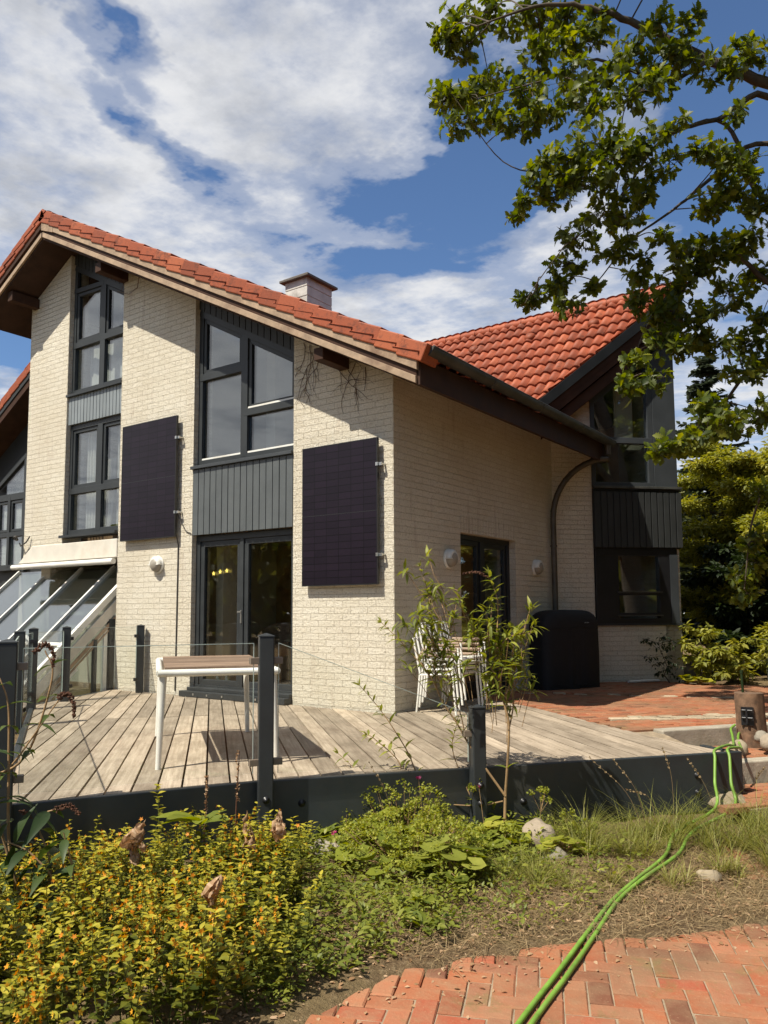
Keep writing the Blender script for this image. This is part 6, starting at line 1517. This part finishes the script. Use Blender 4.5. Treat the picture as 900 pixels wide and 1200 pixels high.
# withered leaves
def withered(x, y, z, s, label, seed):
    b = MB(); n, m = 28, 17; vs = []
    for j in range(m):
        for i in range(n):
            u, v = i/(n-1), j/(m-1)-.5; w = math.sin(PI*min(1, u*1.05))**.6
            ang = v*5.2*(.7+.5*math.sin(seed+u*4)); r = s*.20*w*(1+.3*math.sin(3*u+seed))
            p = V(s*.18*math.sin(u*5+seed)+r*math.sin(ang), r*math.cos(ang)-r, -s*u)
            p += s*.15*np.array(mn.noise_vector(Vector((u*3+seed, v*4, seed)))) + s*.11*np.array(mn.noise_vector(Vector((u*7+seed, v*8, seed)))) + s*.05*np.array(mn.noise_vector(Vector((u*17+seed, v*19, seed))))
            vs.append(V(x, y, z)+p)
    b.add(vs, [(j*n+i, j*n+i+1, (j+1)*n+i+1, (j+1)*n+i) for j in range(m-1) for i in range(n-1)], True); b.tint = [random.random() for _ in b.f]
    tag(b.build('withered_leaf', M['dead']), label, 'leaf', 'withered brown leaves hanging in the bed')
withered(1.86, -4.88, .57, .19, 'curled brown withered leaf standing above the loosestrife, leftmost of the withered leaves', 1.0); withered(1.80, -4.82, .55, .13, 'small brown withered leaf tucked against the leftmost withered leaf', 2.6)
withered(2.10, -4.36, .53, .17, 'crumpled brown withered leaf at the foot of the tall railing post', 4.1); withered(2.22, -4.26, .54, .14, 'pale brown withered leaf right beside the railing post', 5.3); withered(2.52, -4.98, .47, .18, 'long brown withered leaf hanging on the right flank of the loosestrife', 7.7)
# dried dock stalks and pink flowers
b = MB(); lv = Leaves(*OVATE_T)
for x, y, h in ((1.40, -3.80, .72), (1.28, -3.95, .58)):
    b.tube([(x, y, 0), (x+.02, y, h*.6), (x+.03, y+.01, h)], [.006, .005, .002], 5)
    for k in range(70): z = h*random.uniform(.55, 1); lv.add(V(x+.025, y, z), rvec()+V(0, 0, .6), rvec(), .018, random.random())
t = empty('dock_stalk', 'reddish brown dry seed stalks standing in front of the deck board', 'plant', loc=(1.4, -3.8, 0)); b.build('stem', M['spike'], t); lv.build('seed_head', M['dead'], t)
PK_L = ['pink flower against the deck board above the tall lime clump', 'pink flower in the shade under the deck board, left of the lime clumps', 'pink flower low beside the flat grey stone', 'pink flower at the foot of the young bush']
for (x, y, h), lb in zip(((2.02, -2.62, .42), (1.52, -3.10, .30), (1.80, -3.30, .16), (2.36, -2.36, .36)), PK_L):
    t = empty('pink_flower', lb, 'flower', 'single pink flowers in the bed', loc=(x, y, 0)); b = MB(); b.tube([(x+.05, y, 0), (x+.02, y, h*.6), (x, y, h)], .0022, 5); b.build('stem', M['twig'], t)
    lv = Leaves(*FLOWER_T)
    for k in range(5): lv.add(V(x, y, h)+rvec()*.010, rvec(), rvec()+V(.3, -.8, .5), .016, random.random())
    lv.build('petals', M['pink'], t)

# ---------------------------------------------------------------- grasses
GB = blade_template([.5, .48, .40, .28, .16, .03], droop=.55, fold=.0)
def tuft(lv, x, y, n, h, spread, tint, w=.0045):
    g = ground_h(x, y)
    for k in range(n):
        a = random.uniform(0, 2*PI); rr = spread*.25*random.random(); d = V(math.cos(a)*random.uniform(.15, 1.1), math.sin(a)*random.uniform(.15, 1.1), 1); l = h*random.uniform(.5, 1.15)
        lv.add(V(x+rr*math.cos(a), y+rr*math.sin(a), g-.005), unit(d), V(-d[0], -d[1], .9) + rvec()*.25, (l, w*random.uniform(.6, 1.3), l), min(1, max(0, random.gauss(tint, .22))))
lg_ = Leaves(*GB)
for x, y, n, h, t_ in [(2.75, -1.95, 70, .24, .4), (2.45, -2.35, 60, .2, .45), (3.0, -2.0, 110, .30, .4), (3.2, -3.0, 90, .15, .55), (3.5, -2.75, 90, .16, .6), (3.75, -2.5, 90, .17, .6), (4.0, -2.2, 90, .2, .55), (3.10, -2.12, 110, .34, .35), (3.28, -1.78, 100, .36, .35), (3.42, -1.62, 110, .36, .3), (3.62, -1.45, 110, .38, .35), (3.72, -1.78, 100, .34, .4), (3.92, -1.55, 120, .40, .35), (4.10, -1.72, 110, .38, .4), (4.25, -1.95, 80, .32, .45),
                        (4.0, -1.15, 100, .42, .3), (3.82, -1.0, 80, .36, .3), (4.3, -1.4, 90, .4, .4), (3.18, -2.35, 80, .26, .4), (3.35, -2.20, 90, .28, .45), (2.92, -2.85, 110, .20, .35), (3.02, -3.02, 120, .20, .4), (2.85, -3.10, 90, .18, .35), (3.12, -2.85, 80, .17, .5), (3.55, -2.05, 90, .27, .5), (4.45, -2.0, 70, .3, .5), (4.5, -1.6, 80, .34, .45)]:
    for q in range(5): tuft(lg_, x+random.gauss(0, .07), y+random.gauss(0, .07), n//3, 1.12*h*random.uniform(.7, 1.05), .16, t_)
for k in range(420):
    x, y = random.uniform(1.6, 4.5), random.uniform(-4.0, -1.1)
    if edge_dist(x, y) < -.18 and np.dot(V(x, y)-PK[:2], OUT2[:2]) > .12: tuft(lg_, x, y, 7, .11, .08, .45, .003)
for k in range(1500):
    x, y = random.uniform(-11, .3), random.uniform(-9, -1.2)
    if np.dot(V(x, y)-FL0[:2], V(-eL[1], eL[0])) * (1 if -eL[1] < 0 else -1) > .15 and (x > -4.6 or y < -2.3): tuft(lg_, x, y, 8, .16, .25, .35, .004)
tag(lg_.build('long_grass', M['grass']), 'long green and yellowing grass along the deck edge', 'grass', kind='stuff')
dg = Leaves(*GB)
for k in range(24000):
    x, y = random.uniform(2.2, 4.8), random.uniform(-4.3, -1.2); e = edge_dist(x, y)
    if e > .34*random.random() or e < -1.0 or np.dot(V(x, y)-PK[:2], OUT2[:2]) < .1 or random.random() > S_((x-2.3)/.8)+.15: continue
    a = random.uniform(0, 2*PI); l = random.choice((random.uniform(.03, .09), random.uniform(.05, .17))); dg.add(V(x, y, ground_h(x, y)+random.uniform(0, .02)), V(math.cos(a), math.sin(a), random.choice((random.uniform(-.05, .3), random.uniform(.1, 1.2)))), V(0, 0, 1)+rvec()*.4, (l, .0026, l), random.random())
tag(dg.build('dry_grass', M['straw']), 'dry straw coloured grass and thatch beside the brick path', 'dry grass', kind='stuff')
gw = Leaves(*OVATE_T)
for k in range(2300):
    x, y = random.uniform(1.2, 3.5), random.uniform(-5.0, -1.9); e = edge_dist(x, y)
    if e > -.03 or np.dot(V(x, y)-PK[:2], OUT2[:2]) < .1 or np.dot(V(x, y)-PK[:2], OUT1[:2]) < .1: continue
    if random.random() < S_((x-2.75)/.5)*.8: continue
    n_ = random.randint(6, 14); tt_ = random.choice((.25, .5, .75)); hh = random.uniform(.03, .16); ss = random.uniform(.016, .045)
    for q in range(n_):
        d = rvec(); d[2] = abs(d[2])*.5; gw.add(V(x, y, ground_h(x, y)+.005)+d*V(.05, .05, 0)+V(0, 0, hh*random.random()), d, V(0, 0, 1)+rvec()*.4, ss*random.uniform(.7, 1.3), min(1, max(0, random.gauss(tt_, .15))))
tag(gw.build('low_weeds', M['shrubleaf']), 'low yellow-green weeds covering the soil between the larger plants', 'weeds', kind='stuff')
lt = Leaves(*OVATE_T)
for k in range(7500):
    x, y = random.uniform(1.6, 4.8), random.uniform(-5.3, -1.2); e = edge_dist(x, y)
    if e > .55 or e < -.8 or (e > .05 and random.random() < .45+e): continue
    lt.add(V(x, y, (0.004 if e > .03 else ground_h(x, y)+.006)), V(random.gauss(0, 1), random.gauss(0, 1), .05), V(0, 0, 1)+rvec()*.35, random.uniform(.012, .035), random.random())
tag(lt.build('leaf_litter', M['dead']), 'dead brown leaf litter along the edge of the brick path', 'leaf litter', kind='stuff')
# grass flower stalks over the deck board
gs = MB(); sd_ = Leaves(*OVATE_T)
for pts in ([(3.35, -1.75, 0), (3.20, -1.72, .30), (2.95, -1.75, .52)], [(3.35, -1.72, 0), (3.25, -1.65, .3), (3.08, -1.62, .50)], [(3.45, -1.45, 0), (3.40, -1.3, .35), (3.33, -1.25, .55)], [(3.75, -1.3, 0), (3.62, -1.22, .3), (3.50, -1.2, .48)], [(3.40, -1.7, 0), (3.35, -1.66, .26), (3.22, -1.75, .33)],
            [(3.95, -1.0, 0), (3.90, -.95, .3), (3.98, -1.0, .44)], [(2.05, -2.95, 0), (1.98, -2.95, .35), (1.86, -2.98, .56)], [(4.25, -1.5, 0), (4.22, -1.4, .3), (4.16, -1.4, .42)]):
    sm = smooth(pts, 7); gs.tube(sm, list(np.linspace(.0022, .0012, len(sm))), 4, cap=False)
    for p in sm[-6:]:
        for _ in range(5): sd_.add(p+rvec()*.006, unit(sm[-1]-sm[-3])+rvec()*.5, rvec(), .016, random.random())
t = empty('grass_stalks', 'thin pale grass flower stalks leaning across the deck board', 'grass stalks', loc=(3.4, -1.6, 0)); t['kind'] = 'stuff'; gs.build('stem', M['straw'], t); sd_.build('seed_head', M['straw'], t)
